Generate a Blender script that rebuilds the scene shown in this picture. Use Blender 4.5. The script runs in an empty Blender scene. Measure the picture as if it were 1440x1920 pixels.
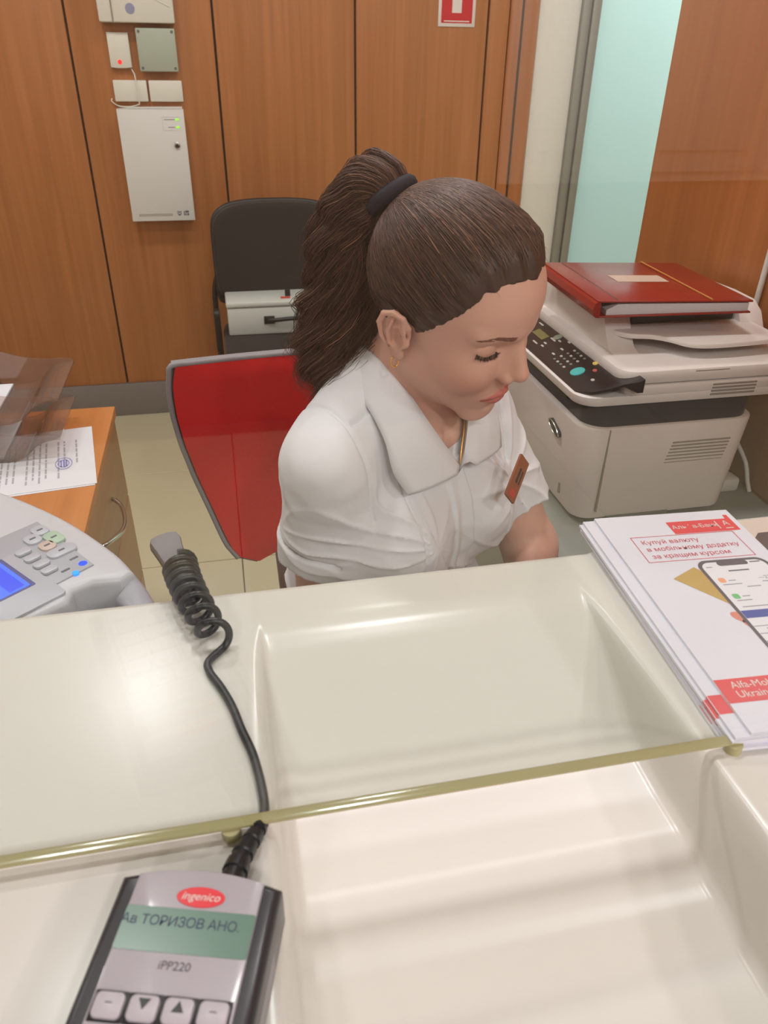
import bpy, bmesh, math, random
import numpy as np
from mathutils import Vector, Matrix

random.seed(7); np.random.seed(7)
scene = bpy.context.scene
col = scene.collection
PI = math.pi

# ------------------------------------------------------------------ camera
CAM_LOC = Vector((0.0, 0.0, 1.42))
R_CAM = ((0.97868066, -0.20491807, 0.01388318),      # right
         (-0.09457291, -0.50961546, -0.8551889),     # down
         (0.18231874, 0.83564386, -0.5181305))       # forward
cd = bpy.data.cameras.new('camera')
cam = bpy.data.objects.new('camera', cd); col.objects.link(cam)
cam.matrix_world = Matrix(((R_CAM[0][0], -R_CAM[1][0], -R_CAM[2][0], CAM_LOC.x),
                           (R_CAM[0][1], -R_CAM[1][1], -R_CAM[2][1], CAM_LOC.y),
                           (R_CAM[0][2], -R_CAM[1][2], -R_CAM[2][2], CAM_LOC.z),
                           (0, 0, 0, 1)))
cd.sensor_fit = 'HORIZONTAL'; cd.sensor_width = 36.0
cd.lens = 36.0 * 1410.0 / 1440.0
cd.clip_start = 0.02; cd.clip_end = 50
cd.dof.use_dof = True; cd.dof.focus_distance = 0.95; cd.dof.aperture_fstop = 17.0
scene.camera = cam
cy = scene.cycles
cy.max_bounces = 7; cy.diffuse_bounces = 3; cy.glossy_bounces = 3; cy.transmission_bounces = 4; cy.transparent_max_bounces = 10
cy.caustics_reflective = False; cy.caustics_refractive = False; cy.sample_clamp_indirect = 6.0; cy.adaptive_threshold = 0.05

# ------------------------------------------------------------------ world, exposure
w = bpy.data.worlds.new('world'); scene.world = w; w.use_nodes = True
w.node_tree.nodes['Background'].inputs[0].default_value = (0.8, 0.85, 0.9, 1)
w.node_tree.nodes['Background'].inputs[1].default_value = 0.3
vs = scene.view_settings
vs.view_transform = 'Standard'; vs.look = 'None'; vs.exposure = -0.82; vs.gamma = 1.0
vs.use_curve_mapping = False
LAMP_TELLER = 14.0      # watts of each teller-side downlight
LAMP_HALL = 36.0
COL_TELLER = (1.0, 0.965, 0.985)
COL_HALL = (1.0, 0.925, 0.95)
CEIL = 2.75

# ------------------------------------------------------------------ helpers
def lin(r, g, b):
    f = lambda c: (c / 255 / 12.92) if c / 255 <= 0.04045 else ((c / 255 + 0.055) / 1.055) ** 2.4
    return (f(r), f(g), f(b))

MATS = {}
def mat(name, rgb, rough=0.5, metal=0.0, noise=0.04, scale=40.0, bump=0.0, bscale=200.0, spec=0.5, coat=0.0,
        emit=None, estr=0.0, sheen=0.0, sss=0.0, alpha=None):
    if name in MATS: return MATS[name]
    m = bpy.data.materials.new(name); m.use_nodes = True; MATS[name] = m
    nt = m.node_tree; b = nt.nodes['Principled BSDF']
    c = lin(*rgb)
    tc = nt.nodes.new('ShaderNodeTexCoord')
    if noise > 0:
        n = nt.nodes.new('ShaderNodeTexNoise'); n.inputs['Scale'].default_value = scale; n.inputs['Detail'].default_value = 3
        nt.links.new(tc.outputs['Object'], n.inputs['Vector'])
        mx = nt.nodes.new('ShaderNodeMix'); mx.data_type = 'RGBA'
        mx.inputs[6].default_value = (*[x * (1 - noise) for x in c], 1)
        mx.inputs[7].default_value = (*[min(1, x * (1 + noise)) for x in c], 1)
        nt.links.new(n.outputs['Fac'], mx.inputs[0]); nt.links.new(mx.outputs[2], b.inputs['Base Color'])
    else:
        b.inputs['Base Color'].default_value = (*c, 1)
    b.inputs['Roughness'].default_value = rough; b.inputs['Metallic'].default_value = metal
    b.inputs['Specular IOR Level'].default_value = spec
    b.inputs['Coat Weight'].default_value = coat; b.inputs['Coat Roughness'].default_value = 0.08
    if sheen: b.inputs['Sheen Weight'].default_value = sheen; b.inputs['Sheen Roughness'].default_value = 0.4
    if sss:
        b.inputs['Subsurface Weight'].default_value = sss; b.inputs['Subsurface Radius'].default_value = (1, 0.35, 0.2)
        b.inputs['Subsurface Scale'].default_value = 0.004
    if emit is not None:
        b.inputs['Emission Color'].default_value = (*lin(*emit), 1); b.inputs['Emission Strength'].default_value = estr
    if bump > 0:
        n2 = nt.nodes.new('ShaderNodeTexNoise'); n2.inputs['Scale'].default_value = bscale; n2.inputs['Detail'].default_value = 2
        nt.links.new(tc.outputs['Object'], n2.inputs['Vector'])
        bp = nt.nodes.new('ShaderNodeBump'); bp.inputs['Strength'].default_value = bump; bp.inputs['Distance'].default_value = 0.002
        nt.links.new(n2.outputs['Fac'], bp.inputs['Height']); nt.links.new(bp.outputs['Normal'], b.inputs['Normal'])
    return m

def wood(name, dark, light, axis=2, rough=0.4):
    if name in MATS: return MATS[name]
    m = bpy.data.materials.new(name); m.use_nodes = True; MATS[name] = m
    nt = m.node_tree; b = nt.nodes['Principled BSDF']
    tc = nt.nodes.new('ShaderNodeTexCoord'); mp = nt.nodes.new('ShaderNodeMapping')
    sc = [38.0, 38.0, 38.0]; sc[axis] = 1.4
    mp.inputs['Scale'].default_value = sc
    gm = nt.nodes.new('ShaderNodeNewGeometry')
    nt.links.new(gm.outputs['Position'], mp.inputs['Vector'])
    n = nt.nodes.new('ShaderNodeTexNoise'); n.inputs['Scale'].default_value = 1.0; n.inputs['Detail'].default_value = 6; n.inputs['Distortion'].default_value = 0.6
    nt.links.new(mp.outputs['Vector'], n.inputs['Vector'])
    mp2 = nt.nodes.new('ShaderNodeMapping'); sc2 = [3.0, 3.0, 3.0]; sc2[axis] = 0.35; mp2.inputs['Scale'].default_value = sc2
    nt.links.new(gm.outputs['Position'], mp2.inputs['Vector'])
    n2 = nt.nodes.new('ShaderNodeTexNoise'); n2.inputs['Scale'].default_value = 1.5; n2.inputs['Detail'].default_value = 2
    nt.links.new(mp2.outputs['Vector'], n2.inputs['Vector'])
    ad = nt.nodes.new('ShaderNodeMath'); ad.operation = 'MULTIPLY_ADD'; ad.inputs[1].default_value = 0.55
    nt.links.new(n.outputs['Fac'], ad.inputs[0])
    m2 = nt.nodes.new('ShaderNodeMath'); m2.operation = 'MULTIPLY'; m2.inputs[1].default_value = 0.45
    nt.links.new(n2.outputs['Fac'], m2.inputs[0]); nt.links.new(m2.outputs[0], ad.inputs[2])
    rp = nt.nodes.new('ShaderNodeValToRGB')
    rp.color_ramp.elements[0].position = 0.3; rp.color_ramp.elements[0].color = (*lin(*dark), 1)
    rp.color_ramp.elements[1].position = 0.7; rp.color_ramp.elements[1].color = (*lin(*light), 1)
    nt.links.new(ad.outputs[0], rp.inputs['Fac']); nt.links.new(rp.outputs['Color'], b.inputs['Base Color'])
    b.inputs['Roughness'].default_value = rough
    return m

def clear(name, tint, gloss=1.0, rough=0.0, alpha=0.0, ior=1.5):
    """thin clear sheet: tinted see-through with a Fresnel mirror"""
    if name in MATS: return MATS[name]
    m = bpy.data.materials.new(name); m.use_nodes = True; MATS[name] = m
    nt = m.node_tree; nt.nodes.remove(nt.nodes['Principled BSDF'])
    out = nt.nodes['Material Output']
    tr = nt.nodes.new('ShaderNodeBsdfTransparent'); tr.inputs['Color'].default_value = (*tint, 1)
    gl = nt.nodes.new('ShaderNodeBsdfGlossy'); gl.inputs['Roughness'].default_value = rough
    fr = nt.nodes.new('ShaderNodeFresnel')
    ge = nt.nodes.new('ShaderNodeNewGeometry'); mi = nt.nodes.new('ShaderNodeMix')   # both faces mirror like the outside of the sheet
    mi.inputs[2].default_value = ior; mi.inputs[3].default_value = 1.0 / ior
    nt.links.new(ge.outputs['Backfacing'], mi.inputs[0]); nt.links.new(mi.outputs[0], fr.inputs['IOR'])
    mu = nt.nodes.new('ShaderNodeMath'); mu.operation = 'MULTIPLY'; mu.inputs[1].default_value = gloss
    nt.links.new(fr.outputs[0], mu.inputs[0])
    mx = nt.nodes.new('ShaderNodeMixShader')
    nt.links.new(mu.outputs[0], mx.inputs[0])
    base = tr
    if alpha > 0:
        df = nt.nodes.new('ShaderNodeBsdfDiffuse'); df.inputs['Color'].default_value = (*tint, 1)
        m1 = nt.nodes.new('ShaderNodeMixShader'); m1.inputs[0].default_value = alpha
        nt.links.new(tr.outputs[0], m1.inputs[1]); nt.links.new(df.outputs[0], m1.inputs[2]); base = m1
    nt.links.new(base.outputs[0], mx.inputs[1]); nt.links.new(gl.outputs[0], mx.inputs[2])
    nt.links.new(mx.outputs[0], out.inputs['Surface'])
    return m

def attr_mat(name, rough=0.5, sss=0.0, spec=0.5, bump=0.0, bscale=300, noise=0.0, nscale=60):
    """colour of its own from the mesh colour attribute 'tone'"""
    if name in MATS: return MATS[name]
    m = bpy.data.materials.new(name); m.use_nodes = True; MATS[name] = m
    nt = m.node_tree; b = nt.nodes['Principled BSDF']
    a = nt.nodes.new('ShaderNodeVertexColor'); a.layer_name = 'tone'
    nt.links.new(a.outputs['Color'], b.inputs['Base Color'])
    b.inputs['Roughness'].default_value = rough; b.inputs['Specular IOR Level'].default_value = spec
    if sss:
        b.inputs['Subsurface Weight'].default_value = sss; b.inputs['Subsurface Radius'].default_value = (1, 0.35, 0.2)
        b.inputs['Subsurface Scale'].default_value = 0.004
    if bump:
        tc = nt.nodes.new('ShaderNodeTexCoord')
        n2 = nt.nodes.new('ShaderNodeTexNoise'); n2.inputs['Scale'].default_value = bscale
        nt.links.new(tc.outputs['Object'], n2.inputs['Vector'])
        bp = nt.nodes.new('ShaderNodeBump'); bp.inputs['Strength'].default_value = bump; bp.inputs['Distance'].default_value = 0.001
        nt.links.new(n2.outputs['Fac'], bp.inputs['Height']); nt.links.new(bp.outputs['Normal'], b.inputs['Normal'])
    return m

def tag(o, label=None, cat=None, group=None, kind=None):
    if label: o['label'] = label
    if cat: o['category'] = cat
    if group: o['group'] = group
    if kind: o['kind'] = kind
    return o

def thing(name, label, cat, loc=(0, 0, 0), rz=0.0, group=None, kind=None, M=None):
    o = bpy.data.objects.new(name, None); col.objects.link(o)
    o.matrix_world = M if M is not None else (Matrix.Translation(loc) @ Matrix.Rotation(rz, 4, 'Z'))
    o.empty_display_size = 0.05
    return tag(o, label, cat, group, kind)

def wmat(o):
    m = o.matrix_basis.copy(); p = o
    while p.parent is not None:
        m = p.parent.matrix_basis @ p.matrix_parent_inverse @ m if False else (p.matrix_parent_inverse @ m)
        p = p.parent; m = p.matrix_basis @ m
    return m

def link(name, me, m, parent=None, local=False, smooth=False):
    """link a mesh as ONE object; world coordinates unless local"""
    o = bpy.data.objects.new(name, me); col.objects.link(o)
    if m is not None:
        if isinstance(m, (list, tuple)):
            for x in m: me.materials.append(x)
        elif len(me.materials) == 0: me.materials.append(m)
    if smooth:
        me.polygons.foreach_set('use_smooth', [True] * len(me.polygons))
    if parent is not None:
        o.parent = parent
        if not local: o.matrix_parent_inverse = wmat(parent).inverted()
    return o

def pmesh(name, v, f):
    me = bpy.data.meshes.new(name); me.from_pydata([tuple(p) for p in v], [], [tuple(q) for q in f]); me.update(); return me

def bm_mesh(name, bm):
    me = bpy.data.meshes.new(name); bmesh.ops.recalc_face_normals(bm, faces=bm.faces); bm.to_mesh(me); bm.free(); return me

def shade_auto(me, ang=35):
    me.polygons.foreach_set('use_smooth', [True] * len(me.polygons))
    bm = bmesh.new(); bm.from_mesh(me)
    for e in bm.edges:
        e.smooth = not (len(e.link_faces) == 2 and e.calc_face_angle(0) > math.radians(ang))
    bm.to_mesh(me); bm.free()

def box_mesh(x0, x1, y0, y1, z0, z1, bev=0.0, seg=2):
    bm = bmesh.new()
    r = bmesh.ops.create_cube(bm, size=1.0)
    for v in bm.verts:
        v.co = Vector(((x0 + x1) / 2 + v.co.x * (x1 - x0), (y0 + y1) / 2 + v.co.y * (y1 - y0), (z0 + z1) / 2 + v.co.z * (z1 - z0)))
    if bev > 0:
        bmesh.ops.bevel(bm, geom=list(bm.edges), offset=bev, segments=seg, profile=0.5, affect='EDGES', clamp_overlap=True)
    me = bm_mesh('box', bm)
    if bev > 0: shade_auto(me, 40)
    return me

def box(name, x0, x1, y0, y1, z0, z1, m, parent=None, bev=0.0, local=False, seg=2):
    return link(name, box_mesh(x0, x1, y0, y1, z0, z1, bev, seg), m, parent, local)

def prism_mesh(pts, origin, u, v, n, t0, t1, bev=0.0, seg=2, bev_all=False):
    """outline pts in (u,v) from origin, solid between t0 and t1 along n"""
    o = Vector(origin); u = Vector(u); v = Vector(v); n = Vector(n)
    bm = bmesh.new()
    A = [bm.verts.new(o + u * p[0] + v * p[1] + n * t0) for p in pts]
    B = [bm.verts.new(o + u * p[0] + v * p[1] + n * t1) for p in pts]
    bm.faces.new(A[::-1]); bm.faces.new(B)
    k = len(pts)
    for i in range(k): bm.faces.new((A[i], A[(i + 1) % k], B[(i + 1) % k], B[i]))
    bmesh.ops.recalc_face_normals(bm, faces=bm.faces)
    if bev > 0:
        sA = set(A); sB = set(B)
        es = [e for e in bm.edges if (e.verts[0] in sA and e.verts[1] in sA) or (e.verts[0] in sB and e.verts[1] in sB)]
        if not bev_all: es = [e for e in es if e.verts[0] in sB]
        bmesh.ops.bevel(bm, geom=es, offset=bev, segments=seg, profile=0.5, affect='EDGES', clamp_overlap=True)
    me = bm_mesh('prism', bm); shade_auto(me, 35); return me

def prism(name, pts, origin, u, v, n, t0, t1, m, parent=None, bev=0.0, local=False, seg=2, bev_all=False):
    return link(name, prism_mesh(pts, origin, u, v, n, t0, t1, bev, seg, bev_all), m, parent, local)

def rrect(w, h, r, seg=5, cx=0.0, cy=0.0):
    out = []
    for (sx, sy, a0) in ((1, 1, 0), (-1, 1, 90), (-1, -1, 180), (1, -1, 270)):
        for i in range(seg + 1):
            a = math.radians(a0 + 90 * i / seg)
            out.append((cx + sx * (w / 2 - r) + r * math.cos(a), cy + sy * (h / 2 - r) + r * math.sin(a)))
    return out

def circ(r, n=20, cx=0.0, cy=0.0, ry=None):
    return [(cx + r * math.cos(2 * PI * i / n), cy + (ry or r) * math.sin(2 * PI * i / n)) for i in range(n)]

def smooth_path(pts, n=8, closed=False):
    """Catmull-Rom"""
    P = [Vector(p) for p in pts]; out = []
    k = len(P)
    for i in range(k if closed else k - 1):
        if closed: p0, p1, p2, p3 = P[(i - 1) % k], P[i], P[(i + 1) % k], P[(i + 2) % k]
        else: p0, p1, p2, p3 = P[max(i - 1, 0)], P[i], P[i + 1], P[min(i + 2, k - 1)]
        for j in range(n):
            t = j / n
            out.append(0.5 * ((2 * p1) + (p2 - p0) * t + (2 * p0 - 5 * p1 + 4 * p2 - p3) * t * t + (3 * p1 - p0 - 3 * p2 + p3) * t ** 3))
    if not closed: out.append(P[-1].copy())
    return out

def tube_mesh(path, rad, seg=10, cap=True):
    P = [Vector(p) for p in path]; n = len(P)
    R = rad if callable(rad) else (lambda t: rad)
    V = []; F = []
    T0 = (P[1] - P[0]).normalized()
    up = Vector((0, 0, 1)) if abs(T0.z) < 0.9 else Vector((1, 0, 0))
    N = (up - T0 * up.dot(T0)).normalized()
    for i in range(n):
        T = (P[min(i + 1, n - 1)] - P[max(i - 1, 0)])
        T = T.normalized() if T.length > 1e-9 else T0
        N = (N - T * N.dot(T)); N = N.normalized() if N.length > 1e-6 else T.orthogonal().normalized()
        B = T.cross(N)
        r = R(i / (n - 1))
        for k in range(seg):
            a = 2 * PI * k / seg
            V.append(P[i] + (N * math.cos(a) + B * math.sin(a)) * r)
        if i:
            for k in range(seg):
                F.append(((i - 1) * seg + k, (i - 1) * seg + (k + 1) % seg, i * seg + (k + 1) % seg, i * seg + k))
    if cap:
        F.append(tuple(range(seg - 1, -1, -1))); F.append(tuple(range((n - 1) * seg, n * seg)))
    return pmesh('tube', V, F)

def tube(name, path, rad, m, parent=None, seg=10, local=False, cap=True):
    me = tube_mesh(path, rad, seg, cap); shade_auto(me, 50)
    return link(name, me, m, parent, local)

def text_mesh(body, size, align='CENTER', spacing=1.0, shear=0.0, bold=0.0, line=1.0):
    cu = bpy.data.curves.new('text', 'FONT'); cu.body = body; cu.size = size; cu.align_x = align; cu.align_y = 'CENTER'
    cu.space_character = spacing; cu.shear = shear; cu.offset = bold; cu.resolution_u = 3; cu.space_line = line
    o = bpy.data.objects.new('text', cu); col.objects.link(o)
    dg = bpy.context.evaluated_depsgraph_get()
    me = bpy.data.meshes.new_from_object(o.evaluated_get(dg))
    bpy.data.objects.remove(o); bpy.data.curves.remove(cu)
    return me

def text(name, body, size, M, m, parent=None, local=False, **k):
    me = text_mesh(body, size, **k); me.transform(M); me.materials.clear()
    return link(name, me, m, parent, local)

def frame(o, u, v):
    """matrix whose x,y follow u,v and whose z is their normal"""
    u = Vector(u).normalized(); n = u.cross(Vector(v)).normalized(); v = n.cross(u)
    M = Matrix((u, v, n)).transposed().to_4x4(); M.translation = Vector(o); return M

def flat(name, pts, M, m, parent=None, local=False, lift=0.0):
    me = pmesh(name, [M @ Vector((p[0], p[1], lift)) for p in pts], [tuple(range(len(pts)))])
    return link(name, me, m, parent, local)

def copy_tree(o, parent=None):
    c = o.copy(); col.objects.link(c)
    if parent is not None: c.parent = parent
    for ch in o.children: copy_tree(ch, c)
    return c

# ---- shared materials
M_WOOD = wood('panel_wood', (164, 100, 52), (194, 126, 74))
M_WOODR = wood('panel_wood_side', (160, 92, 44), (188, 116, 62))
M_DESKWOOD = wood('cabinet_wood', (186, 112, 56), (214, 140, 78), axis=1)
M_GROOVE = mat('groove_dark', (70, 42, 22), 0.8)
M_IVORY = mat('counter_ivory', (216, 214, 205), 0.24, noise=0.015, scale=6)
M_WHITE = mat('white_plastic', (226, 222, 214), 0.45)
M_GREYP = mat('grey_plastic', (150, 148, 150), 0.5)
M_DARK = mat('dark_plastic', (32, 31, 33), 0.4)
M_BLACK = mat('black_rubber', (26, 28, 30), 0.35)
M_METAL = mat('chrome', (200, 198, 195), 0.18, 1.0)
M_ALU = mat('aluminium', (160, 158, 150), 0.42, 0.6)
M_PAPER = mat('paper_white', (232, 230, 236), 0.6, noise=0.01)
M_INK = mat('ink_grey', (176, 174, 184), 0.7)
M_RED = mat('print_red', (226, 62, 68), 0.5)

# ================================================================== THE ROOM
WB = 3.35          # back wall
X0, X1 = -2.2, 3.2
Y0 = -2.6
# ---- floor of square tiles
fl = box('floor', X0, X1, Y0, WB + 1.2, -0.05, -0.006, mat('grout', (120, 112, 92), 0.9))
tag(fl, 'floor of large beige ceramic tiles with thin joints', None, kind='structure')
M_TILE = mat('floor_tile', (206, 198, 166), 0.22, noise=0.03, scale=5)
tile_me = box_mesh(-0.3255, 0.3255, -0.3255, 0.3255, -0.010, 0.0, 0.0015, 1)
tile_me.materials.append(M_TILE)
TS = 0.654
for i in range(-3, 5):
    for j in range(-4, 6):
        cx = -0.02 + TS * (i + 0.5) ; cy = 2.744 + TS * (j - 4 + 0.5)
        if cx - TS / 2 > X1 or cx + TS / 2 < X0: continue
        o = bpy.data.objects.new('tile', tile_me); col.objects.link(o)
        o.parent = fl; o.location = (cx, cy, 0)
# ---- ceiling
ce = box('ceiling', X0, X1, Y0, WB + 1.2, CEIL, CEIL + 0.05, mat('ceiling_white', (236, 232, 224), 0.8))
tag(ce, 'plain white ceiling over the bank office', None, kind='structure')
# ---- back wall : wooden panels with dark grooves
wb = box('wall_back', X0, 1.20, WB + 0.016, WB + 0.08, 0.0, CEIL, M_GROOVE)
tag(wb, 'back wall of orange brown wooden panels', None, kind='structure')
seams = [X0, -1.507, -0.982, -0.455, 0.059, 0.588, 1.116, 1.205]
for a, b in zip(seams[:-1], seams[1:]):
    box('panel', a + 0.004, b - 0.004, WB, WB + 0.018, 0.15, CEIL, M_WOOD, wb, 0.003)
# rounded wooden post at the end of the panelling
po = thing('trim_1', 'rounded wooden post ending the panelled back wall', None, (1.265, WB, 0), kind='structure')
prism('post', [(-0.06, 0.08), (-0.06, 0.0), (-0.045, -0.016), (-0.02, -0.022), (0.03, -0.022), (0.05, -0.016), (0.06, 0.0), (0.06, 0.08)],
      (1.265, WB, 0), (1, 0, 0), (0, 1, 0), (0, 0, 1), 0.0, CEIL, M_WOODR, po)
box('bead', 1.244, 1.252, WB - 0.026, WB - 0.02, 0.15, CEIL, M_GROOVE, po)
bb = box('baseboard_back', X0, 1.32, WB - 0.012, WB + 0.02, 0.0, 0.15, mat('baseboard_grey', (128, 120, 116), 0.45), bev=0.003)
tag(bb, 'grey plastic baseboard along the panelled back wall', None, kind='structure')
# ---- white return and glazed partition further right
ww = box('wall_white', 1.325, 1.50, WB, WB + 0.12, 0.0, CEIL, mat('plaster_white', (238, 232, 220), 0.7), bev=0.003)
tag(ww, 'narrow white plaster wall between wood and glazing', None, kind='structure')
wn = thing('window_1', 'frosted pale teal glazed partition in aluminium frame', None, (1.5, WB, 0), kind='structure')
box('frame', 1.50, 1.535, WB - 0.02, WB + 0.08, 0.0, CEIL, M_ALU, wn, 0.002)
box('frame', 1.537, 1.572, WB - 0.03, WB + 0.08, 0.0, CEIL, M_ALU, wn, 0.002)
box('gasket', 1.572, 1.582, WB - 0.005, WB + 0.05, 0.0, CEIL, M_DARK, wn)
M_FROST = bpy.data.materials.new('frosted_glass'); M_FROST.use_nodes = True
_nt = M_FROST.node_tree; _nt.nodes.remove(_nt.nodes['Principled BSDF'])
_c = (*lin(204, 242, 244), 1)
_t1 = _nt.nodes.new('ShaderNodeBsdfTranslucent'); _t1.inputs[0].default_value = _c
_t2 = _nt.nodes.new('ShaderNodeBsdfDiffuse'); _t2.inputs[0].default_value = _c
_t3 = _nt.nodes.new('ShaderNodeBsdfGlossy'); _t3.inputs['Roughness'].default_value = 0.15
_m1 = _nt.nodes.new('ShaderNodeMixShader'); _m1.inputs[0].default_value = 0.5
_m2 = _nt.nodes.new('ShaderNodeMixShader'); _m2.inputs[0].default_value = 0.05
_nt.links.new(_t1.outputs[0], _m1.inputs[1]); _nt.links.new(_t2.outputs[0], _m1.inputs[2])
_nt.links.new(_m1.outputs[0], _m2.inputs[1]); _nt.links.new(_t3.outputs[0], _m2.inputs[2])
_nt.links.new(_m2.outputs[0], _nt.nodes['Material Output'].inputs['Surface'])
link('pane', pmesh('pane', [(1.578, WB + 0.016, 0), (X1, WB + 0.016, 0), (X1, WB + 0.016, CEIL), (1.578, WB + 0.016, CEIL)], [(0, 1, 2, 3)]), M_FROST, wn)
wl = box('wall_left', X0 - 0.05, X0, Y0, WB + 1.2, 0.0, CEIL, MATS['plaster_white']); tag(wl, 'plain white left wall', None, kind='structure')
we = box('wall_far', X0, X1, WB + 1.2, WB + 1.25, 0.0, CEIL, MATS['plaster_white']); tag(we, 'white wall beyond the frosted glazing', None, kind='structure')
wr0 = box('wall_east', X1, X1 + 0.05, Y0, WB + 1.2, 0.0, CEIL, MATS['plaster_white']); tag(wr0, 'plain white wall far right', None, kind='structure')
# ---- right hand wooden side wall beside the printer
WR = 0.955
wr = box('wall_right', WR + 0.018, WR + 0.05, 0.30, 1.655, 0.0, CEIL, M_GROOVE)
tag(wr, 'wooden side wall beside the printer', None, kind='structure')
for a, b in ((0.30, 1.205), (1.205, 1.66)):
    box('panel', WR, WR + 0.02, a + 0.002, b - 0.002, 0.0, CEIL, M_WOODR, wr, 0.002)
# ---- customer hall behind the viewer
wf = box('wall_front', X0, X1, Y0 - 0.05, Y0, 0.0, CEIL, mat('hall_wall', (150, 126, 108), 0.7))
tag(wf, 'customer hall wall facing the counter', None, kind='structure')
M_DOOR = mat('door_white', (240, 236, 230), 0.5)
dr = thing('reflected_cupboard', 'white panelled cupboard added unseen in the customer hall to reflect in the glass', 'cupboard', (1.9, Y0, 1.0))  # unseen stand-in for a white panelled door, added for its reflection in the glass
box('carcass', 1.14, 3.1, Y0, Y0 + 0.02, 0.98, 2.6, M_DOOR, dr, 0.003)
for (xa, xb) in ((1.22, 1.72), (1.76, 2.3), (2.34, 2.9)):
    dv = box('door', xa, xb, Y0 + 0.021, Y0 + 0.036, 1.02, 2.55, M_DOOR, dr, 0.004)
    box('door_panel', xa + 0.06, xb - 0.06, Y0 + 0.030, Y0 + 0.048, 1.10, 2.45, M_DOOR, dv, 0.015)
# ---- downlights
M_LAMP = mat('lamp_diffuser', (255, 244, 228), 0.5, noise=0, emit=(255, 240, 220), estr=5.0)
def downlight(x, y, power, color, where, radius=0.11):
    t = thing('ceiling_downlight', 'round recessed downlight in the white ceiling ' + where, 'ceiling lamp', (x, y, CEIL), group='ceiling downlights')
    link('trim_ring', ring_mesh(x, y, CEIL, radius + 0.018, radius, 0.008), M_WHITE, t, smooth=False)
    prism('diffuser', circ(radius, 24), (x, y, CEIL - 0.004), (1, 0, 0), (0, 1, 0), (0, 0, 1), 0, 0.004, M_LAMP, t)
    ld = bpy.data.lights.new('downlight', 'AREA'); ld.shape = 'DISK'; ld.size = radius * 2; ld.energy = power; ld.color = color
    lo = bpy.data.objects.new('downlight_light', ld); col.objects.link(lo); lo.parent = t
    lo.location = (0, 0, -0.012)
def ring_mesh(x, y, z, ro, ri, h, n=28):
    V = []; F = []
    for i in range(n):
        a = 2 * PI * i / n; c, s = math.cos(a), math.sin(a)
        V += [(x + ro * c, y + ro * s, z), (x + ro * 0.97 * c, y + ro * 0.97 * s, z - h), (x + ri * c, y + ri * s, z - h), (x + ri * c, y + ri * s, z)]
    for i in range(n):
        j = (i + 1) % n
        for k in range(3): F.append((i * 4 + k, j * 4 + k, j * 4 + k + 1, i * 4 + k + 1))
    return pmesh('ring', V, F)
for (x, y, wd) in ((-0.43, 2.2, 'near the wall boxes'), (0.62, 2.2, 'above the black chair'), (-1.48, 2.2, 'in the left corner'),
                   (-0.43, 1.05, 'above the note counter'), (0.40, 1.05, 'above the seated teller'), (1.8, 2.2, 'behind the side wall'), (2.3, WB + 0.6, 'added beyond the frosted glazing to backlight it')):
    downlight(x, y, LAMP_TELLER * (4.5 if y > WB else 1), COL_TELLER, wd)  # beyond the glazing: unseen lamp added, stronger, to backlight the frosted pane
for (x, y, wd) in ((0.4, -1.5, 'in the middle of the customer hall'), (1.9, -1.1, 'right in the customer hall'),
                   (-0.8, -1.9, 'by the hall wall'), (1.3, -2.1, 'before the added white cupboard')):
    downlight(x, y, LAMP_HALL, COL_HALL, wd)

# ================================================================== COUNTER
H = 1.04
TX0, TX1 = 0.0, 0.275     # coin tray
ct = thing('service_counter', 'glossy ivory bank counter with scooped money tray', 'counter', (0.1, 0.28, 0))
def tray_depth(y):
    pr = [(0.47, 0.0), (0.455, 0.002), (0.44, 0.007), (0.419, 0.0165), (0.393, 0.031), (0.36, 0.049), (0.33, 0.058), (0.30, 0.0600), (0.272, 0.0600),
          (0.262, 0.0615), (0.244, 0.0665), (0.238, 0.0675), (0.226, 0.0675), (0.219, 0.069), (0.204, 0.0725), (0.196, 0.073), (0.0, 0.073)]
    pr = pr[::-1]
    return float(np.interp(y, [p[0] for p in pr], [p[1] for p in pr]))
ys = sorted(set([0.02, 0.035, 0.06, 0.1, 0.14, 0.17] + list(np.linspace(0.185, 0.505, 82))))
def strip(name, rows, m, parent):
    V = []; F = []; k = len(rows[0])
    for r in rows: V += r
    for i in range(len(rows) - 1):
        for j in range(k - 1): F.append((i * k + j, i * k + j + 1, (i + 1) * k + j + 1, (i + 1) * k + j))
    me = pmesh(name, V, F); shade_auto(me, 60)
    return link(name, me, m, parent)
rows = []
for y in ys:
    dpt = tray_depth(y)
    prf = [(-0.012, 0), (-0.0045, 0), (-0.0015, 0.03), (0.001, 0.12), (0.003, 0.30), (0.0045, 0.70), (0.006, 0.88), (0.0095, 0.97), (0.015, 1.0)]
    row = [(-1.6, y, H)] + [(TX0 + x, y, H - dpt * q) for x, q in prf] + [(TX1 - x, y, H - dpt * q) for x, q in prf[::-1]] + [(WR - 0.002, y, H)]
    rows.append(row)
strip('worktop', rows, M_IVORY, ct)
def slab(name, x0, x1, y0, y1, bev=0.006):
    return box(name, x0, x1, y0, y1, H - 0.085, H, M_IVORY, ct, bev, seg=3)
V = []
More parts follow.
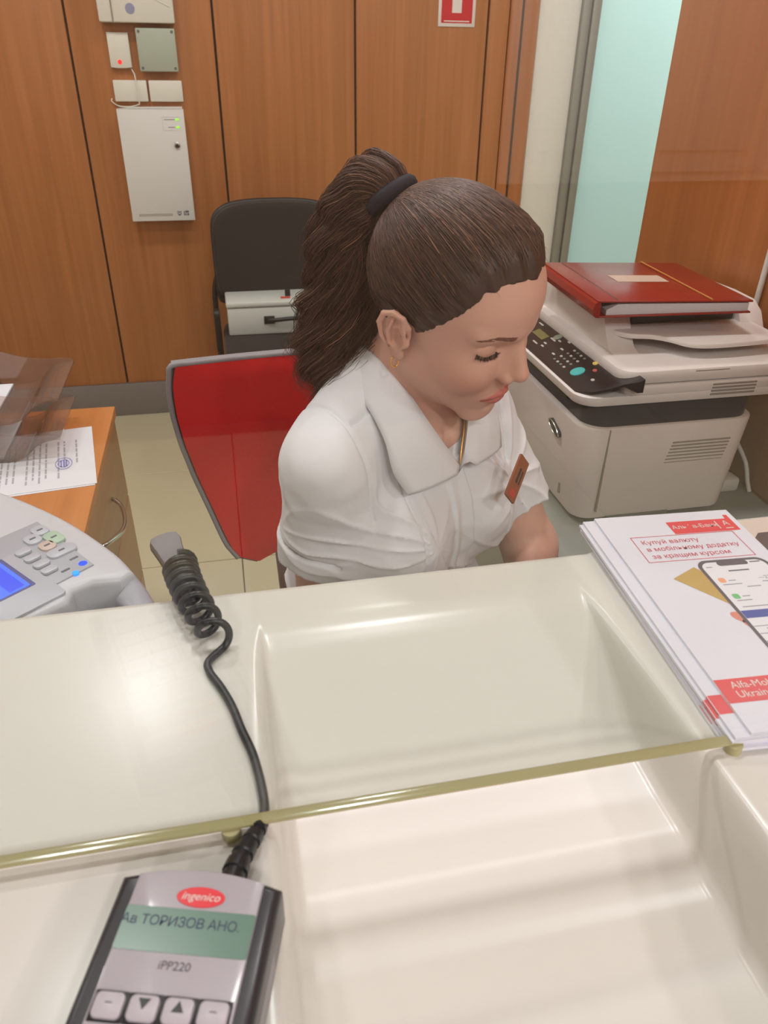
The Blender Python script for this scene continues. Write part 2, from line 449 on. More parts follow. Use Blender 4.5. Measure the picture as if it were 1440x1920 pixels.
# worktop pieces left, right and behind the tray, edges rounded
def top_piece(name, pts, m=M_IVORY):
    return prism(name, pts, (0, 0, 0), (1, 0, 0), (0, 1, 0), (0, 0, 1), H - 0.03, H, m, ct)
def edge_strip(name, path):
    """rounded nosing that follows the back edge"""
    rows = []
    for (x, y) in path:
        rows.append([(x, y - 0.008, H), (x, y - 0.004, H - 0.0006), (x, y, H - 0.004), (x, y + 0.001, H - 0.010), (x, y + 0.001, H - 0.035), (x, y - 0.01, H - 0.04)])
    return strip(name, rows, M_IVORY, ct)
YB = 0.513
top_piece('worktop_return', [(WR - 0.002, 0.505), (WR - 0.002, 0.533), (0.40, 0.533), (0.36, 0.53), (0.32, 0.515), (0.30, 0.505)])
edge_strip('back_edge', [(-1.6, YB), (0.30, YB), (0.32, 0.523), (0.36, 0.537), (0.40, 0.541), (WR - 0.002, 0.541)])
box('front_edge', -1.6, TX0 - 0.002, 0.016, 0.026, H - 0.10, H - 0.0003, M_IVORY, ct, 0.002)
box('front_edge', TX1 + 0.002, WR - 0.002, 0.016, 0.026, H - 0.10, H - 0.0003, M_IVORY, ct, 0.002)
box('front_edge', TX0 - 0.002, TX1 + 0.002, 0.016, 0.026, H - 0.10, H - 0.074, M_IVORY, ct, 0.002)
box('front_panel', -1.6, WR - 0.002, 0.05, 0.07, 0.0, H - 0.1, M_IVORY, ct)
box('back_panel', -1.6, WR - 0.002, 0.46, 0.48, 0.0, H - 0.045, M_IVORY, ct)
box('tray_underside', TX0 - 0.01, TX1 + 0.01, 0.03, 0.455, H - 0.12, H - 0.085, M_IVORY, ct)
# ---- glass screen standing on clear pads
gp = thing('glass_screen', 'clear greenish safety glass screen standing across the counter', 'glass screen', (0.1, 0.283, H))
M_GLASS = clear('screen_glass', (0.965, 0.985, 0.972), 1.0)
M_EDGE = mat('glass_edge', (172, 164, 118), 0.15, noise=0.1, scale=12, coat=0.6)
box('pane', -1.6, WR - 0.004, 0.2795, 0.2875, H + 0.0085, 2.35, M_GLASS, gp)
box('polished_edge', -1.6, WR - 0.004, 0.2797, 0.2873, H + 0.0063, H + 0.0085, M_EDGE, gp, 0.0008)
for x in (-0.024, 0.294, -0.62, 0.72):
    prism('pad', circ(0.0055, 14), (x, 0.2815, H), (1, 0, 0), (0, 1, 0), (0, 0, 1), 0.0, 0.0063, mat('clear_pad', (176, 170, 126), 0.3), gp)

# ================================================================== PAYMENT TERMINAL
TA = math.radians(-16.5)
TL = Vector((-0.0355, 0.2400, H))            # middle of the top end, on the counter
tm = thing('payment_terminal', 'grey card terminal with green display lying on the counter', 'card terminal', TL, TA)
M_TSIDE = mat('terminal_charcoal', (46, 45, 48), 0.28, noise=0.02)
M_TFACE = mat('terminal_silver', (176, 170, 176), 0.3, noise=0.01, coat=0.3)
L_ = 0.155; W_ = 0.0795
def term_outline(w, y_top, y_bot, bow):
    p = []
    for i in range(13):
        t = i / 12; x = -w / 2 + w * t
        p.append((x, y_top - bow * (2 * t - 1) ** 2))
    return [(w / 2, y_bot), (-w / 2, y_bot)][::-1][::-1] and ([(-w / 2, y_bot), (w / 2, y_bot)] + p[::-1])
prism('casing', term_outline(W_, 0.0, -L_, 0.006), (0, 0, 0), (1, 0, 0), (0, 1, 0), (0, 0, 1), 0.0005, 0.0335, M_TSIDE, tm, 0.0045, True, 4, True)
prism('faceplate', term_outline(0.062, -0.0015, -L_ + 0.004, 0.004), (0, 0, 0), (1, 0, 0), (0, 1, 0), (0, 0, 1), 0.030, 0.0348, M_TFACE, tm, 0.001, True)
lg = prism('logo_badge', circ(0.0117, 32, 0.0025, -0.0155, 0.0050), (0, 0, 0), (1, 0, 0), (0, 1, 0), (0, 0, 1), 0.0346, 0.0352, mat('logo_red', (222, 24, 40), 0.3), tm, 0, True)
text('logo_lettering', 'ingenico', 0.0056, frame((0.0025, -0.0155, 0.03535), (1, 0, 0), (0, 1, 0)), M_WHITE, lg, True, shear=0.25)
sc = prism('display', rrect(0.0615, 0.0205, 0.001, 3, 0.0, -0.0320), (0, 0, 0), (1, 0, 0), (0, 1, 0), (0, 0, 1), 0.0346, 0.0350, mat('lcd_green', (100, 132, 116), 0.25, noise=0.02), tm, 0, True)
text('display_text', 'Ав ТОРИЗОВ АНО.', 0.0066, frame((-0.0035, -0.0285, 0.03515), (1, 0, 0), (0, 1, 0)), mat('lcd_ink', (48, 56, 88), 0.5), sc, True, spacing=0.93)
text('model_lettering', 'iPP220', 0.0054, frame((0.0, -0.0478, 0.03495), (1, 0, 0), (0, 1, 0)), mat('print_charcoal', (84, 78, 84), 0.6), tm, True)
M_KEY = mat('key_silver', (188, 182, 188), 0.35)
def key(cx, cy, sym, w=0.0128, h=0.0105):
    box('key_well', cx - w / 2 - 0.0012, cx + w / 2 + 0.0012, cy - h / 2 - 0.0012, cy + h / 2 + 0.0012, 0.0335, 0.0351, M_DARK, tm, 0.0006, True)
    k = prism('key', rrect(w, h, 0.0025, 4, cx, cy), (0, 0, 0), (1, 0, 0), (0, 1, 0), (0, 0, 1), 0.0345, 0.0368, M_KEY, tm, 0.0008, True)
    if sym: text('key_symbol', sym, 0.006, frame((cx, cy + 0.001, 0.03695), (1, 0, 0), (0, 1, 0)), M_DARK, k, True)
for i, s in enumerate(('–', '▼', '▲', '–')): key(-0.0225 + 0.0150 * i, -0.0660, s)
for r in range(4):
    for i in range(3): key(-0.0195 + 0.0195 * i, -0.0830 - 0.0150 * r, ['123', '456', '789', '*0#'][r][i], 0.0155, 0.0105)
box('rear_label', W_ / 2 - 0.0008, W_ / 2 + 0.0002, -0.09, -0.03, 0.008, 0.020, M_GREYP, tm, 0, True)
# strain relief and coiled lead (world coordinates)
def tw(p): return Matrix.Translation(TL) @ Matrix.Rotation(TA, 4, 'Z') @ Vector(p)
a = tw((0.010, -0.003, 0.017))
rel = smooth_path([a, a.lerp(Vector((-0.010, 0.279, H + 0.006)), 0.5) + Vector((-0.001, 0, 0.001)), (-0.0095, 0.2775, H + 0.0052), (-0.0055, 0.286, H + 0.0033)], 40)
tube('strain_relief', rel, lambda t: 0.0080 - 0.0046 * t - (0.0010 if (t * 6.5) % 1 < 0.4 else 0), M_BLACK, tm, 14)
turns = 8.5; coil = []
p0 = Vector((-0.026, 0.437, H + 0.0125)); p1 = Vector((-0.050, 0.490, H + 0.0160)); p2 = Vector((-0.056, 0.530, H + 0.0200))
ax = (p2 - p0).normalized(); e1 = Vector((1, 0, 0)); e1 = (e1 - ax * e1.dot(ax)).normalized(); e2 = ax.cross(e1)
n = 230
for i in range(n + 1):
    t = i / n
    c0 = p0 * (1 - t) ** 2 + p1 * 2 * t * (1 - t) + p2 * t * t
    ph = 2 * PI * turns * (0.5 * t + 0.5 * t ** 2.0) - PI / 2
    r = 0.0095 + 0.0030 * t
    coil.append(c0 + e1 * (r * math.cos(ph)) - e2 * (r * math.sin(ph)))
lead = smooth_path([(-0.0065, 0.2835, H + 0.0034), (-0.0045, 0.294, H + 0.0031), (-0.0055, 0.312, H + 0.0031), (-0.009, 0.335, H + 0.0031), (-0.015, 0.357, H + 0.0031), (-0.020, 0.378, H + 0.0031),
                    (-0.027, 0.398, H + 0.0031), (-0.0345, 0.415, H + 0.0031), (-0.0355, 0.426, H + 0.0031), coil[0], coil[5]], 9)
tube('cord', lead[:-9] + coil[1:], 0.0029, M_BLACK, tm, 9)

# ================================================================== LEAFLETS on the right of the tray
LB = Vector((0.2925, 0.277, H))
def leaflet_mesh(wd, ln, th):
    return prism_mesh([(0, 0), (wd, 0), (wd, ln), (0, ln)], (0, 0, 0), (1, 0, 0), (0, 1, 0), (0, 0, 1), 0, th)
WD, LN = 0.132, 0.262
M_SKY = mat('leaflet_white', (228, 228, 238), 0.4, noise=0.01)
where = ['lowest', 'second from the bottom', 'third from the bottom', 'fourth from the bottom', 'next to topmost']
offs = [(-0.003, 0.002, -0.5), (-0.002, -0.002, -0.4), (-0.0005, 0.001, 0.0), (-0.002, 0.0, 0.35), (0.0005, 0.001, 0.1)]
RL = math.radians(-3.4)
for i, (dx, dy, da) in enumerate(offs):
    o = link('bank_leaflet', leaflet_mesh(WD, LN, 0.0022), M_SKY)
    o.location = LB + Vector((dx, dy + 0.003, 0.0004 + 0.0023 * i)); o.rotation_euler.z = RL + math.radians(da)
    tag(o, 'white bank leaflet with red strip, %s in the stack' % where[i], 'leaflet', 'leaflets stacked on the counter')
    flat('red_strip', [(0.0005, 0.020), (WD, 0.020), (WD, 0.037), (0.0005, 0.037)], Matrix.Identity(4), M_RED, o, True, 0.0023)
    if i >= 2:
        flat('red_edge', [(0.0, 0.0), (0.0019, 0.0), (0.0019, 0.0165), (0, 0.0165)], Matrix(((0, 0, -1, -0.0001), (0, 1, 0, 0.0203), (1, 0, 0, 0.0002), (0, 0, 0, 1))) , M_RED, o, True)
zt = 0.0004 + 0.0023 * 5
tl_ = thing('bank_leaflet', 'topmost white leaflet printed with phone, gold card and red captions', 'leaflet', LB + Vector((0.011, 0.004, zt)), RL, 'leaflets stacked on the counter')
tl_.scale = (0.93, 1, 1); WD = 0.142
link('sheet', leaflet_mesh(WD, LN, 0.0022), M_SKY, tl_, True)
Z = 0.0023
I4 = Matrix.Identity(4)
def pr(name, pts, m, z=0.0, parent=None): return flat(name, pts, I4, m, parent or tl_, True, Z + z)
def prt(name, body, size, x, y, m, z=0.0002, **k): return text(name, body, size, Matrix.Translation((x, y, Z + z)), m, tl_, True, **k)
M_DRED = mat('print_crimson', (214, 70, 92), 0.5)
# banner
pr('red_banner', [(0.068, 0.227), (0.1365, 0.227), (0.1365, 0.247), (0.068, 0.247)], M_RED, 0.00008)
pr('red_tick', [(0.132, 0.247), (0.1365, 0.247), (0.1365, 0.253), (0.132, 0.253)], M_RED, 0.00008)
prt('banner_lettering', 'Альфа-Банк', 0.0085, 0.094, 0.2375, M_WHITE)
pr('banner_bar', [(0.1175, 0.231), (0.1185, 0.231), (0.1185, 0.244), (0.1175, 0.244)], M_WHITE, 0.00016)
prt('banner_mark', 'А', 0.0105, 0.1275, 0.239, M_WHITE)
pr('banner_mark_bar', [(0.1235, 0.2305), (0.1315, 0.2305), (0.1315, 0.2318), (0.1235, 0.2318)], M_WHITE, 0.00016)
# outlined caption box
def outline(x0, x1, y0, y1, t, m):
    for q in (((x0, y0), (x1, y0), (x1, y0 + t), (x0, y0 + t)), ((x0, y1 - t), (x1, y1 - t), (x1, y1), (x0, y1)), ((x0, y0), (x0 + t, y0), (x0 + t, y1), (x0, y1)), ((x1 - t, y0), (x1, y0), (x1, y1), (x1 - t, y1))):
        pr('caption_rule', list(q), m, 0.00008)
outline(0.0205, 0.1265, 0.187, 0.2262, 0.0008, M_DRED)
for i, s in enumerate(('Купуй валюту', 'в мобільному додатку', 'за кращим курсом')):
    prt('caption_lettering', s, 0.0086, 0.0275, 0.2165 - 0.0108 * i, M_DRED, align='LEFT')
# gold card, phone and fingers as printed shapes
M_GOLD = mat('print_gold', (196, 164, 92), 0.45, noise=0.12, scale=60)
pr('printed_gold_card', [(0.031, 0.163), (0.058, 0.1765), (0.112, 0.098), (0.085, 0.098)], M_GOLD, 0.00006)
M_SKIN_P = mat('print_skin', (222, 140, 122), 0.5, noise=0.06, scale=50)
for (cx, cy, rx, ry, an) in ((0.064, 0.108, 0.011, 0.0060, -38), (0.069, 0.0985, 0.011, 0.0058, -40), (0.076, 0.090, 0.009, 0.005, -42)):
    a = math.radians(an)
    pr('printed_finger', [(cx + x * math.cos(a) - y * math.sin(a), cy + x * math.sin(a) + y * math.cos(a)) for x, y in circ(rx, 18, ry=ry)], M_SKIN_P, 0.00010)
PX, PY = 0.0965, 0.1235
pr('printed_phone', rrect(0.069, 0.121, 0.0105, 6, PX, PY), mat('print_phone', (92, 84, 92), 0.45), 0.00016)
M_SCR = mat('print_screen', (236, 234, 240), 0.45, noise=0.0)
pr('printed_screen', rrect(0.0625, 0.1145, 0.0085, 6, PX, PY), M_SCR, 0.00022)
pr('printed_notch', rrect(0.030, 0.0065, 0.003, 4, PX, PY + 0.0545), MATS['print_phone'], 0.00028)
def bar(x, y, w, h, m, z=0.00028): pr('printed_line', [(PX + x, PY + y), (PX + x + w, PY + y), (PX + x + w, PY + y + h), (PX + x, PY + y + h)], m, z)
M_LN = mat('print_line_grey', (150, 148, 158), 0.6)
M_LN2 = mat('print_line_dark', (104, 102, 112), 0.6)
bar(-0.010, 0.043, 0.020, 0.0018, M_LN2)
bar(0.017, 0.0535, 0.010, 0.0016, M_LN2); bar(-0.028, 0.050, 0.006, 0.0012, M_LN)
pr('printed_icon', rrect(0.0065, 0.0065, 0.002, 4, PX - 0.0235, PY + 0.032), mat('print_orange', (240, 168, 128), 0.5), 0.00028)
pr('printed_icon', rrect(0.0065, 0.0065, 0.002, 4, PX - 0.0235, PY + 0.0105), mat('print_green', (118, 196, 128), 0.5), 0.00028)
prt('printed_digits', '—2776', 0.006, PX + 0.020, PY + 0.032, M_LN2, z=0.0003)
prt('printed_digits', '+ 100', 0.006, PX + 0.020, PY + 0.0105, M_LN2, z=0.0003)
for (x, y, w_) in ((-0.018, 0.0305, 0.007), (-0.026, 0.0255, 0.018), (0.012, 0.0265, 0.014), (-0.006, 0.021, 0.013), (-0.018, 0.0095, 0.007), (-0.026, 0.0045, 0.014), (0.013, 0.0050, 0.013), (-0.026, -0.0035, 0.052)):
    bar(x, y, w_, 0.0011, M_LN)
bar(-0.031, -0.0165, 0.062, 0.0092, mat('print_blue', (70, 84, 164), 0.5))
for k in range(4): bar(-0.031, -0.0265 - 0.0085 * k, 0.062, 0.0009, M_LN)
for k in range(2): bar(-0.0105 + 0.0205 * k, -0.052, 0.0009, 0.0265, M_LN)
pr('printed_keypad_foot', [(PX - 0.031, PY - 0.052), (PX + 0.031, PY - 0.052), (PX + 0.0300, PY - 0.0505 + 0.0), (PX + 0.031, PY - 0.0435), (PX - 0.031, PY - 0.0435)], mat('print_grey_blue', (176, 176, 190), 0.5), 0.00025)
prt('printed_digits', '1\n4\n7', 0.0056, PX - 0.021, PY - 0.0375, M_LN2, z=0.0003, line=1.3)
pr('printed_finger', [(PX + 0.002, PY - 0.012), (PX + 0.007, PY - 0.0105), (PX + 0.044, PY - 0.027), (PX + 0.044, PY - 0.046), (PX + 0.012, PY - 0.0255), (PX + 0.003, PY - 0.0185)], M_SKIN_P, 0.00034)
# bottom strip
pr('red_strip', [(0.0, 0.0255), (WD, 0.0255), (WD, 0.0475), (0.0, 0.0475)], M_RED, 0.00008)
prt('strip_lettering', 'Alfa-Mobile\nUkraine', 0.0090, 0.010, 0.0368, M_WHITE, align='LEFT', line=0.95)

# second flyer under the stack, with a portrait, running out of the frame
fb = thing('portrait_flyer', 'beige flyer printed with a dark haired portrait right of the leaflets', 'flyer', (0.405, 0.33, H), math.radians(2))
box('sheet', 0.03, 0.20, 0.0, 0.20, 0.0002, 0.0012, mat('flyer_beige', (222, 204, 192), 0.35, noise=0.02), fb, 0, True)
pf = flat('printed_face', circ(0.019, 20, 0.083, 0.142, 0.024), I4, mat('print_face', (224, 168, 140), 0.5), fb, True, 0.0013)
flat('printed_hair', [(0.056, 0.148), (0.060, 0.166), (0.073, 0.177), (0.090, 0.176), (0.104, 0.164), (0.107, 0.146), (0.099, 0.158), (0.085, 0.164), (0.070, 0.159), (0.063, 0.142)], I4, mat('print_hair', (86, 68, 66), 0.5), fb, True, 0.0014)

# ================================================================== TELLER DESK
DZ = 0.72
dk = thing('teller_desk', 'grey green desk behind the ivory counter', 'desk', (0.3, 0.8, 0))
M_DTOP = mat('desk_top', (146, 150, 140), 0.4)
prism('desktop', [(-0.62, 0.485), (WR - 0.004, 0.485), (WR - 0.004, 1.45), (0.50, 1.45), (0.50, 0.70), (-0.02, 0.60), (-0.16, 0.90), (-0.272, 0.94), (-0.62, 0.94)],
      (0, 0, 0), (1, 0, 0), (0, 1, 0), (0, 0, 1), DZ - 0.028, DZ, M_DTOP, dk, 0.002)
box('side_panel', WR - 0.04, WR - 0.01, 0.5, 1.4, 0.0, DZ - 0.028, M_DTOP, dk)
box('side_panel', -0.60, -0.575, 0.5, 0.93, 0.0, DZ - 0.028, M_DTOP, dk)
box('modesty_panel', 0.52, 0.545, 0.75, 1.42, 0.0, DZ - 0.028, M_DTOP, dk)

# ================================================================== PRINTER
PZ = DZ
pn = thing('multifunction_printer', 'off white office printer with sloped black control panel', 'printer', (0.73, 1.2, PZ))
M_PW = mat('printer_white', (236, 227, 222), 0.42, noise=0.01)
M_PW2 = mat('printer_grey_white', (224, 213, 206), 0.45, noise=0.01)
M_NAVY = mat('printer_navy', (26, 16, 44), 0.3, noise=0.02, spec=0.25)
M_PANEL = mat('panel_black', (46, 40, 40), 0.3, noise=0.02)
YN, YF = 1.014, 1.40
XF, XR = 0.545, 0.925
def rbody(name, x0, x1, y0, y1, z0, z1, r, m, parent, taper=0.0, bev=0.004):
    """box with rounded upright corners, narrower at the bottom by taper"""
    pts = rrect(x1 - x0, y1 - y0, r, 6, (x0 + x1) / 2, (y0 + y1) / 2)
    me = prism_mesh(pts, (0, 0, 0), (1, 0, 0), (0, 1, 0), (0, 0, 1), z0, z1, bev, 2, True)
    cx, cy = (x0 + x1) / 2, (y0 + y1) / 2
    if taper:
        for v in me.vertices:
            t = (z1 - v.co.z) / (z1 - z0)
            v.co.x = cx + (v.co.x - cx) * (1 - taper * t); v.co.y = cy + (v.co.y - cy) * (1 - taper * t * 0.35)
    return link(name, me, m, parent)
rbody('lower_body', XF + 0.002, 0.868, YN, YF, PZ + 0.012, 0.908, 0.035, M_PW2, pn, 0.09)
rbody('navy_band', XF + 0.014, 0.862, YN + 0.006, YF - 0.006, 0.905, 0.956, 0.04, M_NAVY, pn, 0.0, 0.001)
box('output_slot', XF + 0.008, XF + 0.06, 1.10, 1.34, 0.925, 0.945, M_DARK, pn, 0.004)
rbody('scanner_base', 0.532, XR, YN - 0.002, YF, 0.948, 0.9640, 0.035, M_PW, pn, 0.02, 0.002)
rbody('scanner_bed', 0.612, XR, YN - 0.002, YF, 0.9640, 0.980, 0.012, M_PW, pn, 0, 0.0008)
rbody('scanner_lid', 0.600, XR + 0.004, YN - 0.002, YF, 0.9808, 1.004, 0.03, M_PW, pn, 0.0, 0.006)
# control panel : sloping console on the front
def zp(x): return 0.966 + (x - 0.540) * 0.36
v = []
pts = [(0.538, YN + 0.03), (0.556, YN + 0.006), (0.575, YN - 0.004), (0.600, YN - 0.010), (0.618, YN - 0.020), (0.628, YN - 0.020), (0.628, YF - 0.03), (0.60, YF - 0.02), (0.538, YF - 0.04)]
bm = bmesh.new()
A = [bm.verts.new((x, y, zp(x) - 0.004 if x < 0.61 else 0.976)) for x, y in pts]; B = [bm.verts.new((x, y, zp(x))) for x, y in pts]
bm.faces.new(A[::-1]); bm.faces.new(B)
for i in range(len(pts)): bm.faces.new((A[i], A[(i + 1) % len(pts)], B[(i + 1) % len(pts)], B[i]))
me = bm_mesh('console', bm); shade_auto(me, 30)
cp = link('control_panel', me, M_PANEL, pn)
rim = [Vector((x, y, zp(x) - 0.007)) for x, y in pts[:5]] + []
# coordinates on the panel : a along the front (near to far), b up the slope
PM = frame((0.545, YN, zp(0.545) + 0.0004), (0, -1, 0), (1, 0, 0.36))
PM = PM @ Matrix.Identity(4)
def pp(a, b): return PM @ Vector((-a, b, 0))
def pbtn(name, a, b, r, m, h=0.0012, ry=None):
    prism(name, circ(r, 16, 0, 0, ry), pp(a, b), (0, -1, 0), (0.941, 0, 0.339), (-0.339, 0, 0.941), -0.001, h, m, cp)
def pbar(name, a, b, w_, h_, m):
    prism(name, rrect(w_, h_, min(w_, h_) * 0.35, 3), pp(a, b), (0, -1, 0), (0.941, 0, 0.339), (-0.339, 0, 0.941), -0.001, 0.0006, m, cp)
M_PB = mat('panel_print', (190, 186, 178), 0.5); M_PBD = mat('panel_print_dim', (128, 124, 116), 0.5)
pbtn('start_button', 0.085, 0.022, 0.0125, mat('button_teal', (72, 172, 168), 0.4, emit=(72, 172, 168), estr=0.3))
pbtn('clear_button', 0.088, 0.055, 0.0055, mat('button_amber', (232, 196, 110), 0.4, emit=(232, 196, 110), estr=0.4), 0.001, 0.004)
pbtn('stop_button', 0.066, 0.044, 0.005, mat('button_red', (190, 96, 88), 0.4), 0.001, 0.0035)
pbtn('power_light', 0.043, 0.066, 0.0062, mat('led_green', (60, 240, 160), 0.4, emit=(40, 235, 150), estr=1.6), 0.001, 0.0045)
pbtn('menu_key', 0.040, 0.028, 0.004, M_PB, 0.0008, 0.003)
for r in range(4):
    for i in range(5):
        if r == 3 and i > 3: continue
        pbar('number_key', 0.118 + 0.0135 * r, 0.012 + 0.0125 * i, 0.0062, 0.0042, M_PBD if (r + i) % 2 else M_PB)
for (a, b) in ((0.178, 0.018), (0.182, 0.036), (0.196, 0.056), (0.19, 0.068), (0.215, 0.046), (0.226, 0.040), (0.236, 0.040), (0.224, 0.016), (0.230, 0.024), (0.252, 0.062)):
    pbar('function_key', a, b, 0.010, 0.0035, M_PB)
pbtn('navigation_key', 0.232, 0.050, 0.009, mat('button_sage', (150, 156, 140), 0.4))
dsp = prism('panel_display', rrect(0.048, 0.016, 0.001, 3), pp(0.272, 0.032), (0, -1, 0), (0.941, 0, 0.339), (-0.339, 0, 0.941), -0.001, 0.0006, mat('panel_lcd', (122, 116, 74), 0.3), cp)
for (a, b) in ((0.310, 0.020), (0.312, 0.050), (0.325, 0.066), (0.250, 0.012)): pbar('panel_lettering', a, b, 0.020, 0.003, M_PB)
text('maker_lettering', 'xerox', 0.012, frame(pp(0.272, 0.068) + Vector((-0.0003, 0, 0.001)), (0, -1, 0), (0.941, 0, 0.339)), M_PB, cp)
# automatic feeder hump and its paper tray
hump = []
rbody('feeder_body', 0.640, 0.900, 1.155, YF - 0.004, 1.002, 1.066, 0.02, M_PW, pn, -0.02, 0.01)
for nm, xa, xb in (('feeder_cheek', 0.620, 0.668), ('feeder_cheek', 0.872, 0.918)):
    prof = [(YF - 0.004, 1.002), (YF - 0.004, 1.060), (1.22, 1.066), (1.165, 1.064), (1.140, 1.050), (1.125, 1.028), (1.110, 1.010), (1.085, 1.003)]
    prism(nm, [(p[0], p[1]) for p in prof], (0, 0, 0), (0, 1, 0), (0, 0, 1), (1, 0, 0), xa, xb, M_PW, pn, 0.004, False, 2, True)
box('feeder_mouth', 0.676, 0.868, 1.146, 1.17, 1.036, 1.060, M_DARK, pn, 0.002)
wave = smooth_path([(0.628, 1.155, 0), (0.634, 1.128, 0), (0.655, 1.108, 0), (0.690, 1.098, 0), (0.712, 1.082, 0), (0.735, 1.056, 0), (0.775, 1.047, 0), (0.85, 1.050, 0), (0.893, 1.056, 0), (0.905, 1.070, 0), (0.900, 1.12, 0), (0.893, 1.175, 0)], 5)
wp = [(p.x, p.y) for p in wave] + [(0.64, 1.175)]
me = prism_mesh(wp, (0, 0, 0), (1, 0, 0), (0, 1, 0), (0, 0, 1), 1.028, 1.037, 0.003, 2, True)
for vtx in me.vertices: vtx.co.z += (1.175 - vtx.co.y) * -0.06
link('paper_support', me, M_PW, pn)
# vents, seams, marks on the near side
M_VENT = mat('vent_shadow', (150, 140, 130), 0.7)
def vents(xa, xb, za, zb, nn, skew):
    for i in range(nn):
        z = za + (zb - za) * i / (nn - 1); dx = skew * i / (nn - 1)
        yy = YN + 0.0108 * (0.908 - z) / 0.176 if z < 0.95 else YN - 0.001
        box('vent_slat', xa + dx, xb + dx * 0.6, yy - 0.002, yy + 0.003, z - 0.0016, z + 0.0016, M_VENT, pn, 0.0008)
vents(0.716, 0.824, 0.872, 0.828, 8, -0.010)
vents(0.712, 0.740, 0.806, 0.770, 7, -0.006)
vents(0.588, 0.634, 0.762, 0.745, 4, -0.001)
vents(0.762, 0.842, 0.974, 0.957, 4, -0.001)
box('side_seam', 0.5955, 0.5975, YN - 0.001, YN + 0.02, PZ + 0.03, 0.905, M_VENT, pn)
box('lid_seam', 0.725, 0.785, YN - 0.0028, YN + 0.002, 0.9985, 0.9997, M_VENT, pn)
# front face : hand grip, tray line
prism('front_grip', rrect(0.045, 0.013, 0.006, 5), (XF + 0.002, 1.115, 0.868), (0, 0.95, 0.31), (0, -0.31, 0.95), (-1, 0, 0), -0.01, 0.003, M_DARK, pn, 0.001)
tube('front_grip_rim', smooth_path([(XF - 0.0005, 1.115 + 0.024 * math.cos(a) * 0.95 - 0.007 * math.sin(a) * 0.31, 0.868 + 0.024 * math.cos(a) * 0.31 + 0.007 * math.sin(a) * 0.95) for a in [2 * PI * k / 14 for k in range(15)]], 2), 0.0012, M_METAL, pn, 6)
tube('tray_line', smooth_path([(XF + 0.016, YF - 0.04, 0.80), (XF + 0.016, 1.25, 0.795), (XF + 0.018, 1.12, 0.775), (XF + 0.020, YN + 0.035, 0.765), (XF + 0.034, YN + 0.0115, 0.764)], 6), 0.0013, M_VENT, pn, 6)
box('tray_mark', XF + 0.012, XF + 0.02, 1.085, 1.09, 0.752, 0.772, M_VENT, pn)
for (x, y) in ((0.62, 1.06), (0.82, 1.06), (0.62, 1.36), (0.82, 1.36)):
    prism('foot', circ(0.014, 12), (x, y, PZ), (1, 0, 0), (0, 1, 0), (0, 0, 1), 0, 0.014, M_DARK, pn)
box('cassette_edge', 0.62, 0.74, YN + 0.004, YN + 0.03, PZ + 0.003, PZ + 0.016, mat('cassette_grey', (112, 116, 108), 0.5), pn, 0.002)
# ---- red binder lying on the feeder
bn = thing('red_binder', 'dark red binder with gold line lying on the printer', 'binder', (0.72, 1.24, 1.068))
M_BRED = mat('binder_red', (150, 30, 22), 0.26, noise=0.04, coat=0.2, bump=0.08, bscale=600)
BM = Matrix.Translation((0.578, 1.09, 1.0675)) @ Matrix.Rotation(math.radians(-3), 4, 'Z')
def bb_(name, x0, x1, y0, y1, z0, z1, m, bev=0.0, par=bn):
    me = box_mesh(x0, x1, y0, y1, z0, z1, bev); me.transform(BM); return link(name, me, m, par)
bb_('back_cover', 0, 0.268, 0, 0.262, 0, 0.003, M_BRED, 0.001)
def sheet_pts():
    V = []; F = []
    n = 14
    for j in range(2):
        for i in range(n + 1):
            x = 0.018 + 0.246 * i / n
            z = 0.0215 - 0.006 * (x / 0.29) ** 1 - 0.010 * math.exp(-((x - 0.016) / 0.012) ** 2)
            V += [BM @ Vector((x, 0.004 + 0.252 * j, 0.0032)), BM @ Vector((x, 0.004 + 0.252 * j, z))]
    k = 2 * (n + 1)
    for i in range(n):
        F += [(2 * i, 2 * i + 2, 2 * i + 3, 2 * i + 1), (k + 2 * i, k + 2 * i + 1, k + 2 * i + 3, k + 2 * i + 2), (2 * i + 1, 2 * i + 3, k + 2 * i + 3, k + 2 * i + 1), (2 * i, k + 2 * i, k + 2 * i + 2, 2 * i + 2)]
    F += [(0, 1, k + 1, k), (2 * n, k + 2 * n, k + 2 * n + 1, 2 * n + 1)]
    return pmesh('pages', V, F)
link('pages', sheet_pts(), mat('pages_white', (222, 218, 224), 0.6, noise=0.05, scale=300), bn)
me = box_mesh(0.0, 0.268, 0, 0.262, 0, 0.003, 0.001)
for q in me.vertices: q.co.z += 0.0245 - 0.007 * q.co.x / 0.29
me.transform(BM); fc = link('front_cover', me, M_BRED, bn)
spine = []
me = prism_mesh([(0.004, 0.0), (-0.004, 0.004), (-0.007, 0.013), (-0.004, 0.023), (0.004, 0.0275), (0.006, 0.024), (0.006, 0.003)], (0, 0, 0), (1, 0, 0), (0, 0, 1), (0, 1, 0), 0, 0.262); me.transform(BM)
link('spine', me, M_BRED, bn)
def on_cover(x, y, z=0.0): return BM @ Vector((x, y, 0.0278 - 0.007 * x / 0.29 + z))
link('title_label', pmesh('label', [on_cover(*p) for p in ((0.085, 0.118), (0.180, 0.118), (0.180, 0.163), (0.085, 0.163))], [(0, 1, 2, 3)]), mat('label_cream', (214, 186, 168), 0.5), fc)
link('hinge_crease', pmesh('crease', [on_cover(*p) for p in ((0.034, 0.002), (0.037, 0.002), (0.037, 0.260), (0.034, 0.260))], [(0, 1, 2, 3)]), mat('crease_red', (104, 18, 14), 0.4), fc)
